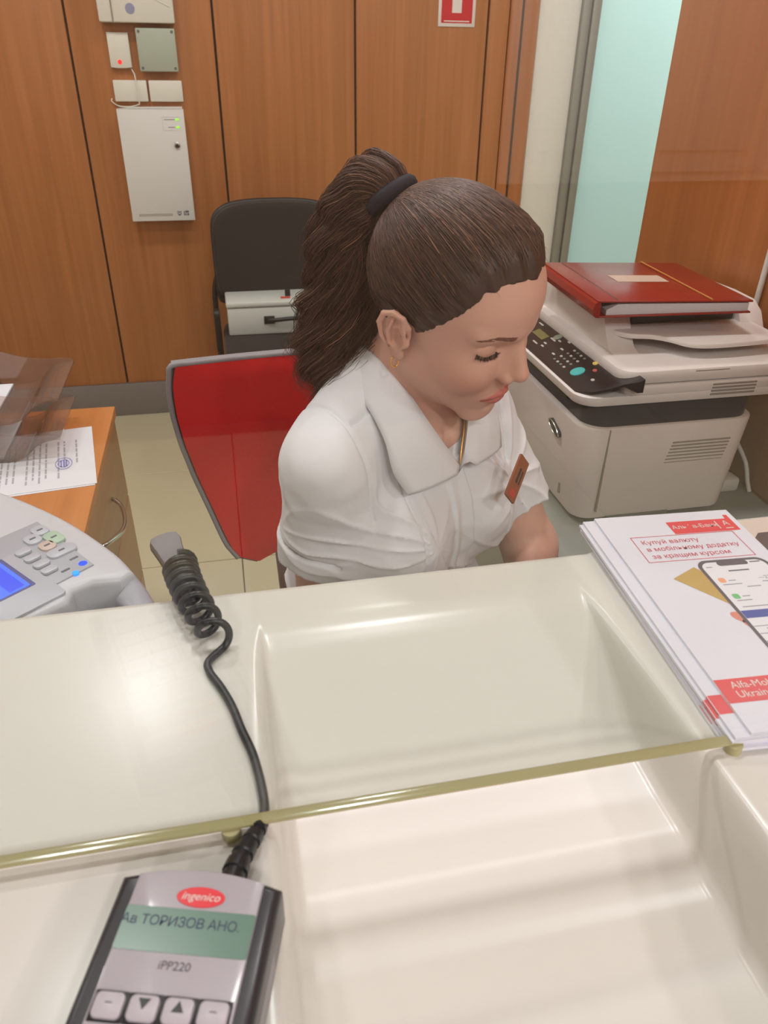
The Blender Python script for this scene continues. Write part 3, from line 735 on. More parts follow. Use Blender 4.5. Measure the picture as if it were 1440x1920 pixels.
tube('gold_elastic', [on_cover(0.195, 0.0, 0.001), on_cover(0.195, 0.262, 0.001)], 0.0016, mat('elastic_gold', (196, 130, 60), 0.4), bn, 6)
# ---- white cables by the side wall
cb = tube('power_cable', smooth_path([(0.868, 1.20, 0.822), (0.905, 1.19, 0.825), (0.93, 1.15, 0.81), (0.938, 1.10, 0.775), (0.94, 1.08, 0.74), (0.942, 1.07, 0.7235)], 8), 0.0042, M_WHITE, None, 8)
tag(cb, 'white power cable looping from the printer down to the desk', 'cable')
cb2 = tube('wall_cable', smooth_path([(WR - 0.006, 1.199, 2.3), (WR - 0.006, 1.199, 1.5), (WR - 0.006, 1.199, 1.12), (WR - 0.007, 1.203, 1.0), (WR - 0.007, 1.22, 0.85), (WR - 0.007, 1.23, 0.7235)], 8), 0.005, M_WHITE, None, 8)
tag(cb2, 'straight white cable running down the wooden side wall', 'cable')
pl = thing('power_plug', 'white plug and short lead behind the printer', 'plug', (0.905, 1.10, DZ))
box('plug_body', 0.885, 0.925, 1.08, 1.115, DZ, DZ + 0.028, M_WHITE, pl, 0.006)
tube('lead', smooth_path([(0.90, 1.10, DZ + 0.028), (0.895, 1.11, DZ + 0.06), (0.885, 1.15, DZ + 0.07), (0.878, 1.19, DZ + 0.06)], 6), 0.0045, M_WHITE, pl, 8)

# ================================================================== WALL BOXES
M_BOXW = mat('alarm_white', (232, 226, 212), 0.45, noise=0.01)
M_LEDR = mat('led_red', (255, 50, 50), 0.4, emit=(255, 40, 40), estr=2.0)
M_LEDG = mat('led_lime', (150, 240, 60), 0.4, emit=(130, 240, 40), estr=1.6)
def wallthing(name, label, cat, x, z): return thing(name, label, cat, (x, WB, z))
t = wallthing('alarm_control_unit', 'large ivory alarm panel with round logo at the top of the wall boxes', 'alarm panel', -0.2, 1.5)
box('housing', -0.336, -0.076, WB - 0.055, WB, 1.51, 1.76, M_BOXW, t, 0.006)
box('hinge_line', -0.291, -0.286, WB - 0.057, WB - 0.05, 1.512, 1.758, M_VENT, t)
prism('round_logo', circ(0.016, 20), (-0.225, WB - 0.0555, 1.552), (1, 0, 0), (0, 0, 1), (0, -1, 0), 0, 0.001, mat('logo_greyblue', (150, 150, 176), 0.5), t)
tube('moulded_line', [(-0.18, WB - 0.0555, 1.60), (-0.09, WB - 0.0555, 1.56)], 0.0015, M_BOXW, t, 6)
t = wallthing('keypad_box', 'small white keypad with glowing red light', 'keypad', -0.284, 1.37)
prism('housing', [(-0.322, 1.372), (-0.30, 1.369), (-0.27, 1.369), (-0.247, 1.372), (-0.247, 1.481), (-0.322, 1.481)], (0, WB, 0), (1, 0, 0), (0, 0, 1), (0, -1, 0), 0, 0.02, M_BOXW, t, 0.004)
prism('red_light', circ(0.0075, 14), (-0.288, WB - 0.02, 1.389), (1, 0, 0), (0, 0, 1), (0, -1, 0), 0, 0.0015, M_LEDR, t)
t = wallthing('junction_box', 'square grey green junction box with corner screws', 'junction box', -0.15, 1.36)
M_JB = mat('junction_grey', (178, 184, 166), 0.5)
box('base', -0.216, -0.084, WB - 0.03, WB, 1.363, 1.493, M_JB, t, 0.004)
box('lid', -0.219, -0.081, WB - 0.04, WB - 0.03, 1.360, 1.496, M_JB, t, 0.005)
for (x, z) in ((-0.208, 1.371), (-0.092, 1.371), (-0.208, 1.485), (-0.092, 1.485)):
    prism('screw', circ(0.005, 10), (x, WB - 0.04, z), (1, 0, 0), (0, 0, 1), (0, -1, 0), -0.001, 0.001, M_VENT if False else mat('screw_dark', (110, 108, 100), 0.5), t)
for (x0_, x1_, nm) in ((-0.324, -0.204, 'left of the pair of small flat white boxes'), (-0.197, -0.076, 'right of the pair of small flat white boxes')):
    t = wallthing('relay_box', nm, 'wall box', (x0_ + x1_) / 2, 1.262)
    t['group'] = 'small flat white wall boxes'
    box('base', x0_ + 0.002, x1_ - 0.002, WB - 0.012, WB, 1.264, 1.330, M_BOXW, t)
    box('cover', x0_, x1_, WB - 0.022, WB - 0.012, 1.262, 1.332, M_BOXW, t, 0.004)
t = wallthing('control_cabinet', 'tall white metal control cabinet with lock and green lights', 'control cabinet', -0.2, 0.845)
M_CABW = mat('cabinet_white_metal', (228, 224, 218), 0.4, noise=0.01)
box('body', -0.318, -0.084, WB - 0.05, WB, 0.850, 1.240, M_CABW, t, 0.002)
dd = box('door', -0.322, -0.080, WB - 0.062, WB - 0.051, 0.845, 1.240, M_CABW, t, 0.002)
YD = WB - 0.0622
prism('lock', circ(0.011, 18), (-0.117, YD, 1.118), (1, 0, 0), (0, 0, 1), (0, -1, 0), 0, 0.006, M_METAL, dd, 0.001)
prism('keyhole', circ(0.006, 12), (-0.117, YD - 0.006, 1.116), (1, 0, 0), (0, 0, 1), (0, -1, 0), 0, 0.0006, M_DARK, dd)
for z in (1.205, 1.179): prism('green_light', rrect(0.011, 0.006, 0.002, 3), (-0.107, YD, z), (1, 0, 0), (0, 0, 1), (0, -1, 0), 0, 0.0015, M_LEDG, dd)
MW = frame((0, YD - 0.0004, 0), (1, 0, 0), (0, 0, 1))
for (xa, xb, z) in ((-0.155, -0.116, 1.205), (-0.142, -0.118, 1.179)): flat('light_caption', [(xa, z - 0.0012), (xb, z - 0.0012), (xb, z + 0.0012), (xa, z + 0.0012)], MW, M_VENT, dd)
for (xa, xb, za, zb) in ((-0.162, -0.096, 1.1680, 1.1692), (-0.162, -0.096, 1.2128, 1.214), (-0.162, -0.1608, 1.168, 1.214)):
    flat('caption_frame', [(xa, za), (xb, za), (xb, zb), (xa, zb)], MW, M_PW2, dd)
for z in (0.869, 0.864): flat('small_print', [(-0.295, z), (-0.165, z), (-0.165, z + 0.0022), (-0.295, z + 0.0022)], MW, M_VENT, dd)
def mk(x, z, rows):
    for (a, b, c, d_) in rows: flat('approval_mark', [(x + a, z + c), (x + b, z + c), (x + b, z + d_), (x + a, z + d_)], MW, MATS['print_line_dark'], dd)
mk(-0.146, 0.862, [(0, 0.003, 0.006, 0.02), (0.012, 0.015, 0.006, 0.02), (0.003, 0.012, 0.002, 0.008), (0.005, 0.010, 0.012, 0.018)])
mk(-0.122, 0.862, [(0, 0.004, 0.002, 0.018), (0.006, 0.010, 0.002, 0.010), (0.006, 0.020, 0.012, 0.020), (0.013, 0.020, 0.002, 0.010)])
me = prism_mesh([(-0.322, 0), (-0.084, 0), (-0.084, 0.007), (-0.250, 0.006)], (0, WB - 0.05, 1.241), (1, 0, 0), (0, 0, 1), (0, -1, 0), 0, 0.012)
link('lifted_lid', me, M_CABW, t)
cw = tube('alarm_wire', smooth_path([(-0.252, WB - 0.008, 1.369), (-0.245, WB - 0.016, 1.356), (-0.241, WB - 0.0275, 1.340), (-0.238, WB - 0.0275, 1.262), (-0.245, WB - 0.022, 1.252), (-0.262, WB - 0.014, 1.247), (-0.28, WB - 0.012, 1.2445), (-0.315, WB - 0.01, 1.247), (-0.338, WB - 0.008, 1.262), (-0.335, WB - 0.006, 1.272)], 8), 0.0022, M_BOXW, None, 6)
tag(cw, 'thin cream wire hanging between keypad and control cabinet', 'wire')
# ---- fire safety sign
sg = thing('safety_sign', 'red and white safety sign on the wooden panel', 'sign', (0.985, WB, 1.5))
box('plate', 0.912, 1.060, WB - 0.0035, WB - 0.0005, 1.522, 1.672, mat('sign_white', (236, 222, 214), 0.4), sg, 0.001)
MS = frame((0, WB - 0.004, 0), (1, 0, 0), (0, 0, 1))
flat('red_field', [(0.924, 1.534), (1.048, 1.534), (1.048, 1.660), (0.924, 1.660)], MS, mat('sign_red', (206, 22, 34), 0.4), sg)
flat('white_bar', [(0.966, 1.567), (1.004, 1.567), (1.004, 1.648), (0.966, 1.648)], MS, MATS['sign_white'], sg, lift=0.0004)
flat('bottom_rule', [(0.935, 1.5385), (1.037, 1.5385), (1.037, 1.542), (0.935, 1.542)], MS, MATS['sign_white'], sg, lift=0.0004)

# ================================================================== BLACK VISITOR CHAIR
bc = thing('visitor_chair', 'black upholstered visitor chair against the panelled wall', 'chair', (0.22, 2.85, 0))
M_FAB = mat('black_fabric', (38, 32, 29), 0.9, noise=0.15, scale=300, bump=0.1, bscale=1500, sheen=0.1)
M_CHP = mat('chair_black_plastic', (24, 22, 22), 0.45)
BX = 0.225
def backrest(name, y0, th, m, inset, z0, z1, bulge):
    out = []
    w2 = 0.250 - inset
    pts = smooth_path([(-w2 + 0.03, z0, 0), (-w2 + 0.005, z0 + 0.03, 0), (-w2, (z0 + z1) / 2, 0), (-w2 + 0.006, z1 - 0.07, 0), (-w2 + 0.05, z1 - 0.022, 0), (-w2 / 2, z1 - 0.004, 0), (0, z1, 0),
                       (w2 / 2, z1 - 0.004, 0), (w2 - 0.05, z1 - 0.022, 0), (w2 - 0.006, z1 - 0.07, 0), (w2, (z0 + z1) / 2, 0), (w2 - 0.005, z0 + 0.03, 0), (w2 - 0.03, z0, 0)], 4)
    me = prism_mesh([(p.x, p.y) for p in pts], (BX, y0, 0), (1, 0, 0), (0, 0, 1), (0, -1, 0), 0, th, th * 0.45, 3, True)
    for q in me.vertices:
        dx = (q.co.x - BX) / w2
        q.co.y += bulge * dx * dx * -1.0 + 0.10 * (q.co.z - 0.6)
    return link(name, me, m, bc)
backrest('back_shell', 3.13, 0.02, M_CHP, 0.0, 0.56, 0.945, 0.03)
backrest('backrest', 3.115, 0.06, M_FAB, 0.006, 0.60, 0.935, 0.03)
sp = smooth_path([(-0.23, 2.68, 0), (-0.20, 2.62, 0), (-0.10, 2.60, 0), (0.10, 2.60, 0), (0.20, 2.62, 0), (0.23, 2.68, 0), (0.235, 2.88, 0), (0.21, 3.08, 0), (0, 3.10, 0), (-0.21, 3.08, 0), (-0.235, 2.88, 0)], 4, True)
prism('seat', [(p.x, p.y) for p in sp], (BX, 0, 0), (1, 0, 0), (0, 1, 0), (0, 0, 1), 0.435, 0.495, M_FAB, bc, 0.02, False, 3, True)
for s in (-1, 1):
    x = BX + s * 0.255
    tube('leg', smooth_path([(x, 2.58, 0.0), (x, 2.68, 0.40), (x, 2.64, 0.43)], 6), 0.011, M_CHP, bc, 10)
    tube('leg', smooth_path([(x, 3.24, 0.0), (x, 3.16, 0.40), (x, 3.14, 0.60), (BX + s * 0.22, 3.145, 0.70)], 6), 0.011, M_CHP, bc, 10)
    tube('side_rail', [(x, 2.67, 0.42), (x, 3.15, 0.42)], 0.011, M_CHP, bc, 10)
    prism('side_bracket', rrect(0.05, 0.17, 0.02, 4), (x, 2.93, 0.50), (0, 1, 0), (0, 0, 1), (1, 0, 0), -0.012, 0.012, M_CHP, bc, 0.005, False, 2, True)
box('cross_bar', BX - 0.25, BX + 0.25, 2.80, 2.82, 0.405, 0.425, M_CHP, bc)
# ---- white metal cash box standing on the chair
cbx = thing('cash_box', 'white metal cash box with black handle standing on the black chair', 'cash box', (0.2, 2.95, 0.495), 0)
M_CB = mat('cash_box_white', (212, 214, 206), 0.35, noise=0.01)
KX0, KX1, KY0, KY1 = 0.010, 0.425, 2.87, 3.03
box('body', KX0, KX1, KY0, KY1, 0.496, 0.600, M_CB, cbx, 0.006)
box('lid', KX0 - 0.003, KX1 + 0.003, KY0 - 0.003, KY1 + 0.003, 0.602, 0.622, M_CB, cbx, 0.006)
for x in (0.165, 0.355): box('handle_mount', x - 0.020, x + 0.020, KY0 - 0.006, KY0 + 0.001, 0.537, 0.567, M_DARK, cbx, 0.002); 
for x in (0.165, 0.355): prism('rivet', circ(0.007, 12), (x, KY0 - 0.006, 0.552), (1, 0, 0), (0, 0, 1), (0, -1, 0), 0, 0.003, M_METAL, cbx)
tube('handle', smooth_path([(0.165, KY0 - 0.008, 0.552), (0.185, KY0 - 0.022, 0.556), (0.26, KY0 - 0.030, 0.562), (0.335, KY0 - 0.022, 0.556), (0.355, KY0 - 0.008, 0.552)], 6), 0.008, M_DARK, cbx, 10)
box('latch', 0.235, 0.255, KY0 + 0.06, KY0 + 0.075, 0.622, 0.650, M_DARK, cbx, 0.002)
box('key_tag', 0.215, 0.252, KY0 + 0.03, KY0 + 0.046, 0.6222, 0.626, mat('tag_red', (206, 70, 50), 0.5), cbx, 0.001)

# ================================================================== RED OFFICE CHAIR
RC = Vector((0.115, 1.14, 0.03)); RA = math.radians(4)
rc = thing('office_chair', 'red upholstered office chair with grey shell behind the teller', 'office chair', (RC.x, RC.y - 0.2, 0))
M_REDF = mat('red_fabric', (218, 18, 26), 0.92, noise=0.12, scale=350, bump=0.25, bscale=1200, sheen=0.12)
M_SHELL = mat('shell_grey', (146, 142, 146), 0.5)
def chair_back(half, z, s, off):
    """half width profile, returns world point at height z, side parameter s (-1..1)"""
    x = half * s
    y = -0.075 * s * s * (half / 0.2) - 0.10 * (0.86 - z) * 0.0 + 0.05 * math.sin((z - 0.66) / 0.36 * PI) + off
    zz = z + (0.022 * s * s if z > 0.97 else 0.022 * s * s * max(0, (z - 0.7) / 0.3))
    return RC + Vector((x * math.cos(RA) - y * math.sin(RA), x * math.sin(RA) + y * math.cos(RA), zz))
prof = [(0.645, 0.100), (0.652, 0.122), (0.67, 0.140), (0.70, 0.152), (0.75, 0.168), (0.80, 0.184), (0.86, 0.198), (0.91, 0.204), (0.95, 0.204), (0.975, 0.200), (0.985, 0.196)]
def back_surface(name, m, grow, off0, off1, zadd):
    V = []; F = []; ns = 17
    zz = [p[0] for p in prof]; hh = [p[1] for p in prof]
    rows = list(np.linspace(zz[0], zz[-1], 22))
    for side, off in ((0, off0), (1, off1)):
        for z in rows:
            h = float(np.interp(z, zz, hh)) + grow
            z2 = 0.815 + (z - 0.815) * (1 + zadd)
            for k in range(ns):
                s = -1 + 2 * k / (ns - 1)
                edge = (1 - abs(s) ** 8) * (1 - abs((z - 0.815) / 0.17) ** 14)
                V.append(chair_back(h, z2, s, off * (0.35 + 0.65 * max(0, edge)) if side == 0 else off))
    R = len(rows); B = R * ns
    for r in range(R - 1):
        for k in range(ns - 1):
            a = r * ns + k
            F.append((a, a + 1, a + ns + 1, a + ns)); F.append((B + a, B + a + ns, B + a + ns + 1, B + a + 1))
    for r in range(R - 1):
        for k in (0, ns - 1):
            a = r * ns + k; F.append((a, a + ns, B + a + ns, B + a) if k == 0 else (a, B + a, B + a + ns, a + ns))
    for k in range(ns - 1):
        F.append((k, B + k, B + k + 1, k + 1)); a = (R - 1) * ns + k; F.append((a, a + 1, B + a + 1, B + a))
    me = pmesh(name, V, F)
    bm = bmesh.new(); bm.from_mesh(me); bmesh.ops.recalc_face_normals(bm, faces=bm.faces); bm.to_mesh(me); bm.free()
    shade_auto(me, 60)
    return link(name, me, m, rc)
back_surface('backrest', M_REDF, 0.0, -0.022, 0.0, 0.0)
back_surface('back_shell', M_SHELL, 0.005, 0.0015, 0.016, 0.022)
# rim that frames the upholstery
sx = lambda z, s, off: chair_back(float(np.interp(z, [p[0] for p in prof], [p[1] for p in prof])) + 0.006, z, s, off)
rimp = [sx(z, -1, -0.004) for z in np.linspace(0.66, 0.975, 14)] + [chair_back(0.202, 0.988, s, -0.004) for s in np.linspace(-1, 1, 17)] + [sx(z, 1, -0.004) for z in np.linspace(0.975, 0.66, 14)]
tube('rim', smooth_path(rimp, 2), 0.0040, M_SHELL, rc, 8)
SC = Vector((0.14, 0.90, 0))
sp = smooth_path([(-0.20, 0.20, 0), (-0.235, 0.05, 0), (-0.23, -0.15, 0), (-0.15, -0.22, 0), (0.15, -0.22, 0), (0.23, -0.15, 0), (0.235, 0.05, 0), (0.20, 0.20, 0)], 5, True)
prism('seat', [(p.x, p.y) for p in sp], SC, (1, 0, 0), (0, 1, 0), (0, 0, 1), 0.405, 0.468, M_REDF, rc, 0.02, False, 3, True)
prism('seat_shell', [(p.x * 0.98, p.y * 0.98) for p in sp], SC, (1, 0, 0), (0, 1, 0), (0, 0, 1), 0.380, 0.405, M_SHELL, rc, 0.008, False, 2, True)
prism('back_support', [(-0.06, 0.30), (0.06, 0.30), (0.075, 0.66), (0.07, 0.80), (-0.07, 0.80), (-0.075, 0.66)], (RC.x + 0.005, RC.y + 0.075, 0.10), (1, 0, 0), (0, 0, 1), (0, -1, 0), 0, 0.03, M_SHELL, rc, 0.006)
box('support_arm', 0.06, 0.20, 1.02, 1.21, 0.385, 0.41, M_SHELL, rc, 0.008)
# lower cover between seat and back, seen under the upholstery
prism('lumbar_cover', [(-0.09, 0.43), (0.09, 0.43), (0.10, 0.66), (-0.10, 0.66)], (RC.x + 0.11, RC.y - 0.035, 0), (1, 0, 0), (0, 0, 1), (0, -1, 0), 0, 0.02, M_SHELL, rc, 0.006)
for s in (-1, 1):
    ax = RC.x - 0.235 if s < 0 else RC.x + 0.265
    pts = [(-0.026, 0.09), (0.024, 0.095), (0.020, 0.03), (0.018, -0.05), (0.024, -0.12), (0.012, -0.17), (-0.012, -0.17), (-0.024, -0.12), (-0.022, -0.02), (-0.026, 0.04)]
    pts = [(p.x, p.y) for p in smooth_path([(x, y, 0) for x, y in pts], 3, True)]
    me = prism_mesh(pts, (0, 0, 0), (1, 0, 0), (0, 1, 0), (0, 0, 1), -0.012, 0.014, 0.008, 2, True)
    me.transform(Matrix.Translation((ax - 0.0 + (0.0), 1.11, 0.662)) @ Matrix.Rotation(math.radians(16 if s < 0 else -8), 4, 'Z'))
    link('armrest', me, M_SHELL, rc)
    tube('arm_post', smooth_path([(ax + 0.005, 1.07, 0.655), (ax - s * 0.0, 1.05, 0.55), (ax - s * 0.03, 1.0, 0.45), (ax - s * 0.10, 0.97, 0.415)], 6), 0.016, M_SHELL, rc, 10)
tube('gas_column', [(SC.x, SC.y, 0.07), (SC.x, SC.y, 0.385)], 0.026, M_DARK, rc, 14)
for k in range(5):
    a = 2 * PI * k / 5 + 0.3; e = SC + Vector((0.29 * math.cos(a), 0.29 * math.sin(a), 0.065))
    tube('base_spoke', [SC + Vector((0, 0, 0.10)), e + Vector((0, 0, 0.015))], lambda t: 0.026 - 0.01 * t, M_SHELL, rc, 8)
    dv = Vector((-math.sin(a), math.cos(a), 0)) * 0.012
    c3 = e + Vector((0, 0, -0.035))
    prism('caster', circ(0.028, 16), (c3.x, c3.y, 0.030), (math.cos(a), math.sin(a), 0), (0, 0, 1), (-math.sin(a), math.cos(a), 0), -0.013, 0.013, M_DARK, rc, 0.004, False, 2, True)

# ================================================================== WOODEN CABINET on the left
wc = thing('wooden_cabinet', 'orange wooden drawer cabinet with bow handle at left', 'cabinet', (-0.5, 1.3, 0))
box('top', -0.98, -0.268, 0.945, 1.700, 0.70, 0.722, M_DESKWOOD, wc, 0.002)
box('body', -0.97, -0.290, 0.955, 1.690, 0.03, 0.70, wood('cabinet_side', (160, 112, 70), (178, 130, 86)), wc)
M_FRONT = wood('cabinet_front', (164, 116, 74), (184, 136, 92), axis=1)
for (za, zb) in ((0.50, 0.695), (0.275, 0.495), (0.04, 0.27)):
    d1 = box('drawer', -0.291, -0.272, 0.960, 1.686, za, zb, M_FRONT, wc, 0.002)
    zc = (za + zb) / 2 + 0.0
    tube('handle', smooth_path([(-0.272, 1.275, zc + 0.015), (-0.262, 1.285, zc + 0.015), (-0.243, 1.33, zc + 0.008), (-0.240, 1.385, zc), (-0.250, 1.44, zc + 0.004), (-0.265, 1.462, zc + 0.01), (-0.272, 1.468, zc + 0.01)], 6), 0.0045, M_METAL, d1, 8)
box('plinth', -0.95, -0.31, 0.97, 1.67, 0.0, 0.03, M_DARK, wc)
# ---- acrylic letter trays
M_ACR = clear('smoky_acrylic', (0.88, 0.84, 0.82), 1.6, 0.03, 0.06, 1.49)
def tray(z, label, lipx, ya, yb):
    t = thing('letter_tray', label, 'letter tray', (-0.55, (ya + yb) / 2, z), group='acrylic letter trays')
    rows = [(-0.80, z + 0.004), (-0.6, z + 0.004), (lipx - 0.10, z + 0.004), (lipx - 0.075, z + 0.006), (lipx - 0.055, z + 0.016), (lipx - 0.035, z + 0.034), (lipx - 0.012, z + 0.044), (lipx + 0.012, z + 0.046)]
    rows = [(p.x, p.y) for p in smooth_path([(x, q, 0) for x, q in rows], 4)]
    top = rows + [(x, zz - 0.003) for x, zz in rows[::-1]]
    prism('floor_sheet', top, (0, 0, 0), (1, 0, 0), (0, 0, 1), (0, 1, 0), ya, yb, M_ACR, t)
    for y in (ya, yb - 0.003):
        cv = smooth_path([(lipx - 0.12, z, 0), (lipx - 0.085, z + 0.002, 0), (lipx - 0.055, z + 0.014, 0), (lipx - 0.030, z + 0.034, 0), (lipx, z + 0.043, 0), (lipx + 0.010, z + 0.048, 0), (lipx - 0.005, z + 0.053, 0), (lipx - 0.05, z + 0.054, 0),
                          (lipx - 0.09, z + 0.060, 0), (lipx - 0.13, z + 0.073, 0), (lipx - 0.18, z + 0.078, 0), (lipx - 0.24, z + 0.077, 0)], 5)
        prism('side_wall', [(-0.80, z)] + [(p.x, p.y) for p in cv] + [(-0.80, z + 0.077)],
              (0, 0, 0), (1, 0, 0), (0, 0, 1), (0, 1, 0), y, y + 0.003, M_ACR, t)
    return t
tray(0.7235, 'lower clear acrylic letter tray standing on the wooden cabinet', -0.352, 1.44, 1.66)
tray(0.8035, 'upper clear acrylic letter tray above the other on the cabinet', -0.340, 1.44, 1.66)
for (z, xb, lb) in ((0.7285, -0.455, 'white paper sheet in the lower acrylic tray'), (0.8090, -0.455, 'white paper sheet in the upper acrylic tray')):
    o = box('paper_sheet', -0.66, xb, 1.45, 1.64, z, z + 0.004, M_PAPER); tag(o, lb, 'paper', 'paper in the trays')
# ---- printed document with a blue stamp
dc = thing('printed_document', 'typed white document with blue oval stamp on the cabinet', 'document', (-0.37, 1.44, 0.7225))
q = [(-0.268, 1.322), (-0.285, 1.592), (-0.495, 1.500), (-0.490, 1.335), (-0.361, 1.290)]
ux = Vector((0.040, -0.266, 0)).normalized(); uy = Vector((-ux.y, ux.x, 0)) * 1
prism('sheet', [(0, 0), (0.268, 0), (0.262, -0.215), (0, -0.215)], (-0.306, 1.590, 0.723), ux, uy, (0, 0, 1), 0, 0.0012, M_PAPER, dc)
prism('sheet', [(0.006, 0.0), (0.272, -0.004), (0.268, -0.21), (0.006, -0.21)], (-0.306, 1.590, 0.7222), ux, uy, (0, 0, 1), 0, 0.0008, M_PAPER, dc)
DM = frame((-0.306, 1.590, 0.7244), ux, uy)
rnd = random.Random(3)
for i in range(15):
    y = -0.035 - 0.0115 * i; x = 0.06; 
    if i in (1, 4, 9): continue
    while x < (0.22 if i > 2 else 0.16):
        w_ = rnd.uniform(0.01, 0.028)
        flat('typed_words', [(x, y), (x + w_, y), (x + w_, y + 0.0035), (x, y + 0.0035)], DM, M_INK, dc); x += w_ + 0.004
M_STAMP = mat('stamp_blue', (134, 136, 214), 0.6)
for rr in (0.026, 0.017):
    me = pmesh('ring', [DM @ Vector((0.165 + r * math.cos(a), -0.058 + r * 0.62 * math.sin(a), 0.0003)) for k in range(28) for a in [2 * PI * k / 28] for r in (rr, rr - 0.0022)], [(2 * k, (2 * k + 2) % 56, (2 * k + 3) % 56, 2 * k + 1) for k in range(28)])
    link('stamp_ring', me, M_STAMP, dc)
for k in range(3): flat('stamp_words', [(0.150, -0.064 + 0.005 * k), (0.18, -0.064 + 0.005 * k), (0.18, -0.0615 + 0.005 * k), (0.150, -0.0615 + 0.005 * k)], DM, M_STAMP, dc, lift=0.0003)

# ================================================================== BANKNOTE COUNTER on the left
ma = Vector((0.64, -0.77, 0)).normalized(); mb = Vector((-ma.y, ma.x, 0))
MO = Vector((-0.25, 0.80, 0))
nc = thing('banknote_counter', 'light grey banknote counting machine with blue screen', 'counting machine', (-0.27, 0.78, DZ))
M_NC = mat('machine_grey', (204, 204, 210), 0.35, noise=0.01)
M_NC2 = mat('machine_mid_grey', (166, 166, 174), 0.35, noise=0.01)
M_NCP = mat('machine_panel', (176, 178, 188), 0.4, noise=0.01)
TZ = 0.895
def mp_(a, b, z): return MO + ma * a + mb * b + Vector((0, 0, z))
top = smooth_path([(-0.26, 0.058, 0), (-0.16, 0.076, 0), (-0.06, 0.085, 0), (0.04, 0.081, 0), (0.095, 0.071, 0)], 5)
out = [(p.x, p.y) for p in top] + [(0.098, 0.05), (0.078, 0.028), (0.072, 0.004), (0.088, -0.012), (0.085, -0.05), (0.085, -0.20), (-0.26, -0.20)]
prism('housing', out, MO, ma, mb, (0, 0, 1), DZ + 0.008, TZ, M_NC, nc, 0.012, False, 4)
top2 = smooth_path([(-0.265, 0.062, 0), (-0.16, 0.081, 0), (-0.06, 0.090, 0), (0.04, 0.086, 0), (0.103, 0.075, 0), (0.15, 0.060, 0)], 5)
prism('rear_shell', [(p.x, p.y) for p in top2] + [(0.16, 0.025), (0.105, 0.035), (0.095, 0.05), (-0.265, 0.04)], MO, ma, mb, (0, 0, 1), DZ + 0.008, TZ - 0.012, M_NC2, nc, 0.012, False, 3)
prism('note_slot', [(0.07, 0.03), (0.10, 0.03), (0.16, -0.01), (0.16, -0.13), (0.07, -0.13)], MO, ma, mb, (0, 0, 1), DZ + 0.01, TZ - 0.05, mat('slot_dark', (70, 76, 76), 0.5), nc)
for k in range(7):
    prism('roller_tooth', circ(0.006, 8), mp_(0.092 + 0.002 * k, 0.018 - 0.018 * k, TZ - 0.046), ma, (0, 0, 1), mb, 0, 0.008, M_NC2, nc)
cpn = prism('button_panel', [(-0.088, 0.055), (0.052, 0.046), (0.055, -0.10), (-0.075, -0.12), (-0.088, -0.02)], MO, ma, mb, (0, 0, 1), TZ - 0.002, TZ + 0.0022, M_NCP, nc, 0.001)
prism('screen_bezel', rrect(0.118, 0.10, 0.006, 4, 0.018, -0.054), MO, ma, mb, (0, 0, 1), TZ, TZ + 0.0032, mat('bezel_grey', (186, 188, 198), 0.4), cpn, 0.001)
box_ = prism('screen_recess', rrect(0.078, 0.082, 0.002, 3, -0.001, -0.060), MO, ma, mb, (0, 0, 1), TZ, TZ + 0.0036, mat('screen_surround', (88, 92, 150), 0.4), cpn)
prism('blue_screen', rrect(0.072, 0.076, 0.001, 2, -0.001, -0.062), MO, ma, mb, (0, 0, 1), TZ + 0.003, TZ + 0.0040, mat('screen_blue', (70, 110, 250), 0.3, noise=0, emit=(84, 124, 255), estr=0.75), cpn)
prism('screen_text', rrect(0.062, 0.018, 0.001, 2, 0.0, -0.038), MO, ma, mb, (0, 0, 1), TZ + 0.0038, TZ + 0.0042, mat('screen_blue_dark', (60, 84, 230), 0.3, noise=0, emit=(70, 92, 245), estr=0.6), cpn)
M_BTN = mat('button_grey', (190, 192, 202), 0.35)
for (x, y) in ((-0.270, 0.826), (-0.257, 0.811), (-0.244, 0.796), (-0.233, 0.782)):
    p = Vector((x + 0.003, y + 0.002, 0)) - MO
    prism('soft_key', rrect(0.013, 0.019, 0.005, 4), mp_(p.dot(ma), p.dot(mb), TZ + 0.003), ma, mb, (0, 0, 1), 0, 0.003, M_BTN, cpn, 0.001)
for (x, y, w_, h_, m) in ((-0.256, 0.876, 0.024, 0.019, M_BTN), (-0.261, 0.856, 0.024, 0.019, M_BTN), (-0.241, 0.838, 0.022, 0.019, mat('button_peach', (206, 186, 176), 0.4)), (-0.222, 0.824, 0.020, 0.036, M_BTN), (-0.236, 0.856, 0.030, 0.020, mat('button_pale_green', (176, 200, 178), 0.4))):
    p = Vector((x, y, 0)) - MO
    o = prism('function_button', rrect(w_, h_, 0.008, 5), mp_(p.dot(ma), p.dot(mb), TZ + 0.002), ma, mb, (0, 0, 1), 0, 0.003, m, cpn, 0.001)
    prism('button_mark', rrect(0.008, 0.003, 0.001, 2), mp_(p.dot(ma), p.dot(mb), TZ + 0.005), mb, -ma, (0, 0, 1), 0, 0.0004, MATS['print_line_dark'], o)
for (x, y, r, rgb) in ((-0.194, 0.793, 0.0052, (30, 70, 255)), (-0.200, 0.775, 0.0042, (40, 140, 255))):
    p = Vector((x, y, 0)) - MO
    prism('indicator_light', circ(r, 14), mp_(p.dot(ma), p.dot(mb), TZ), ma, mb, (0, 0, 1), 0, 0.0025, mat('led_%d' % rgb[1], rgb, 0.3, noise=0, emit=rgb, estr=1.8), nc)
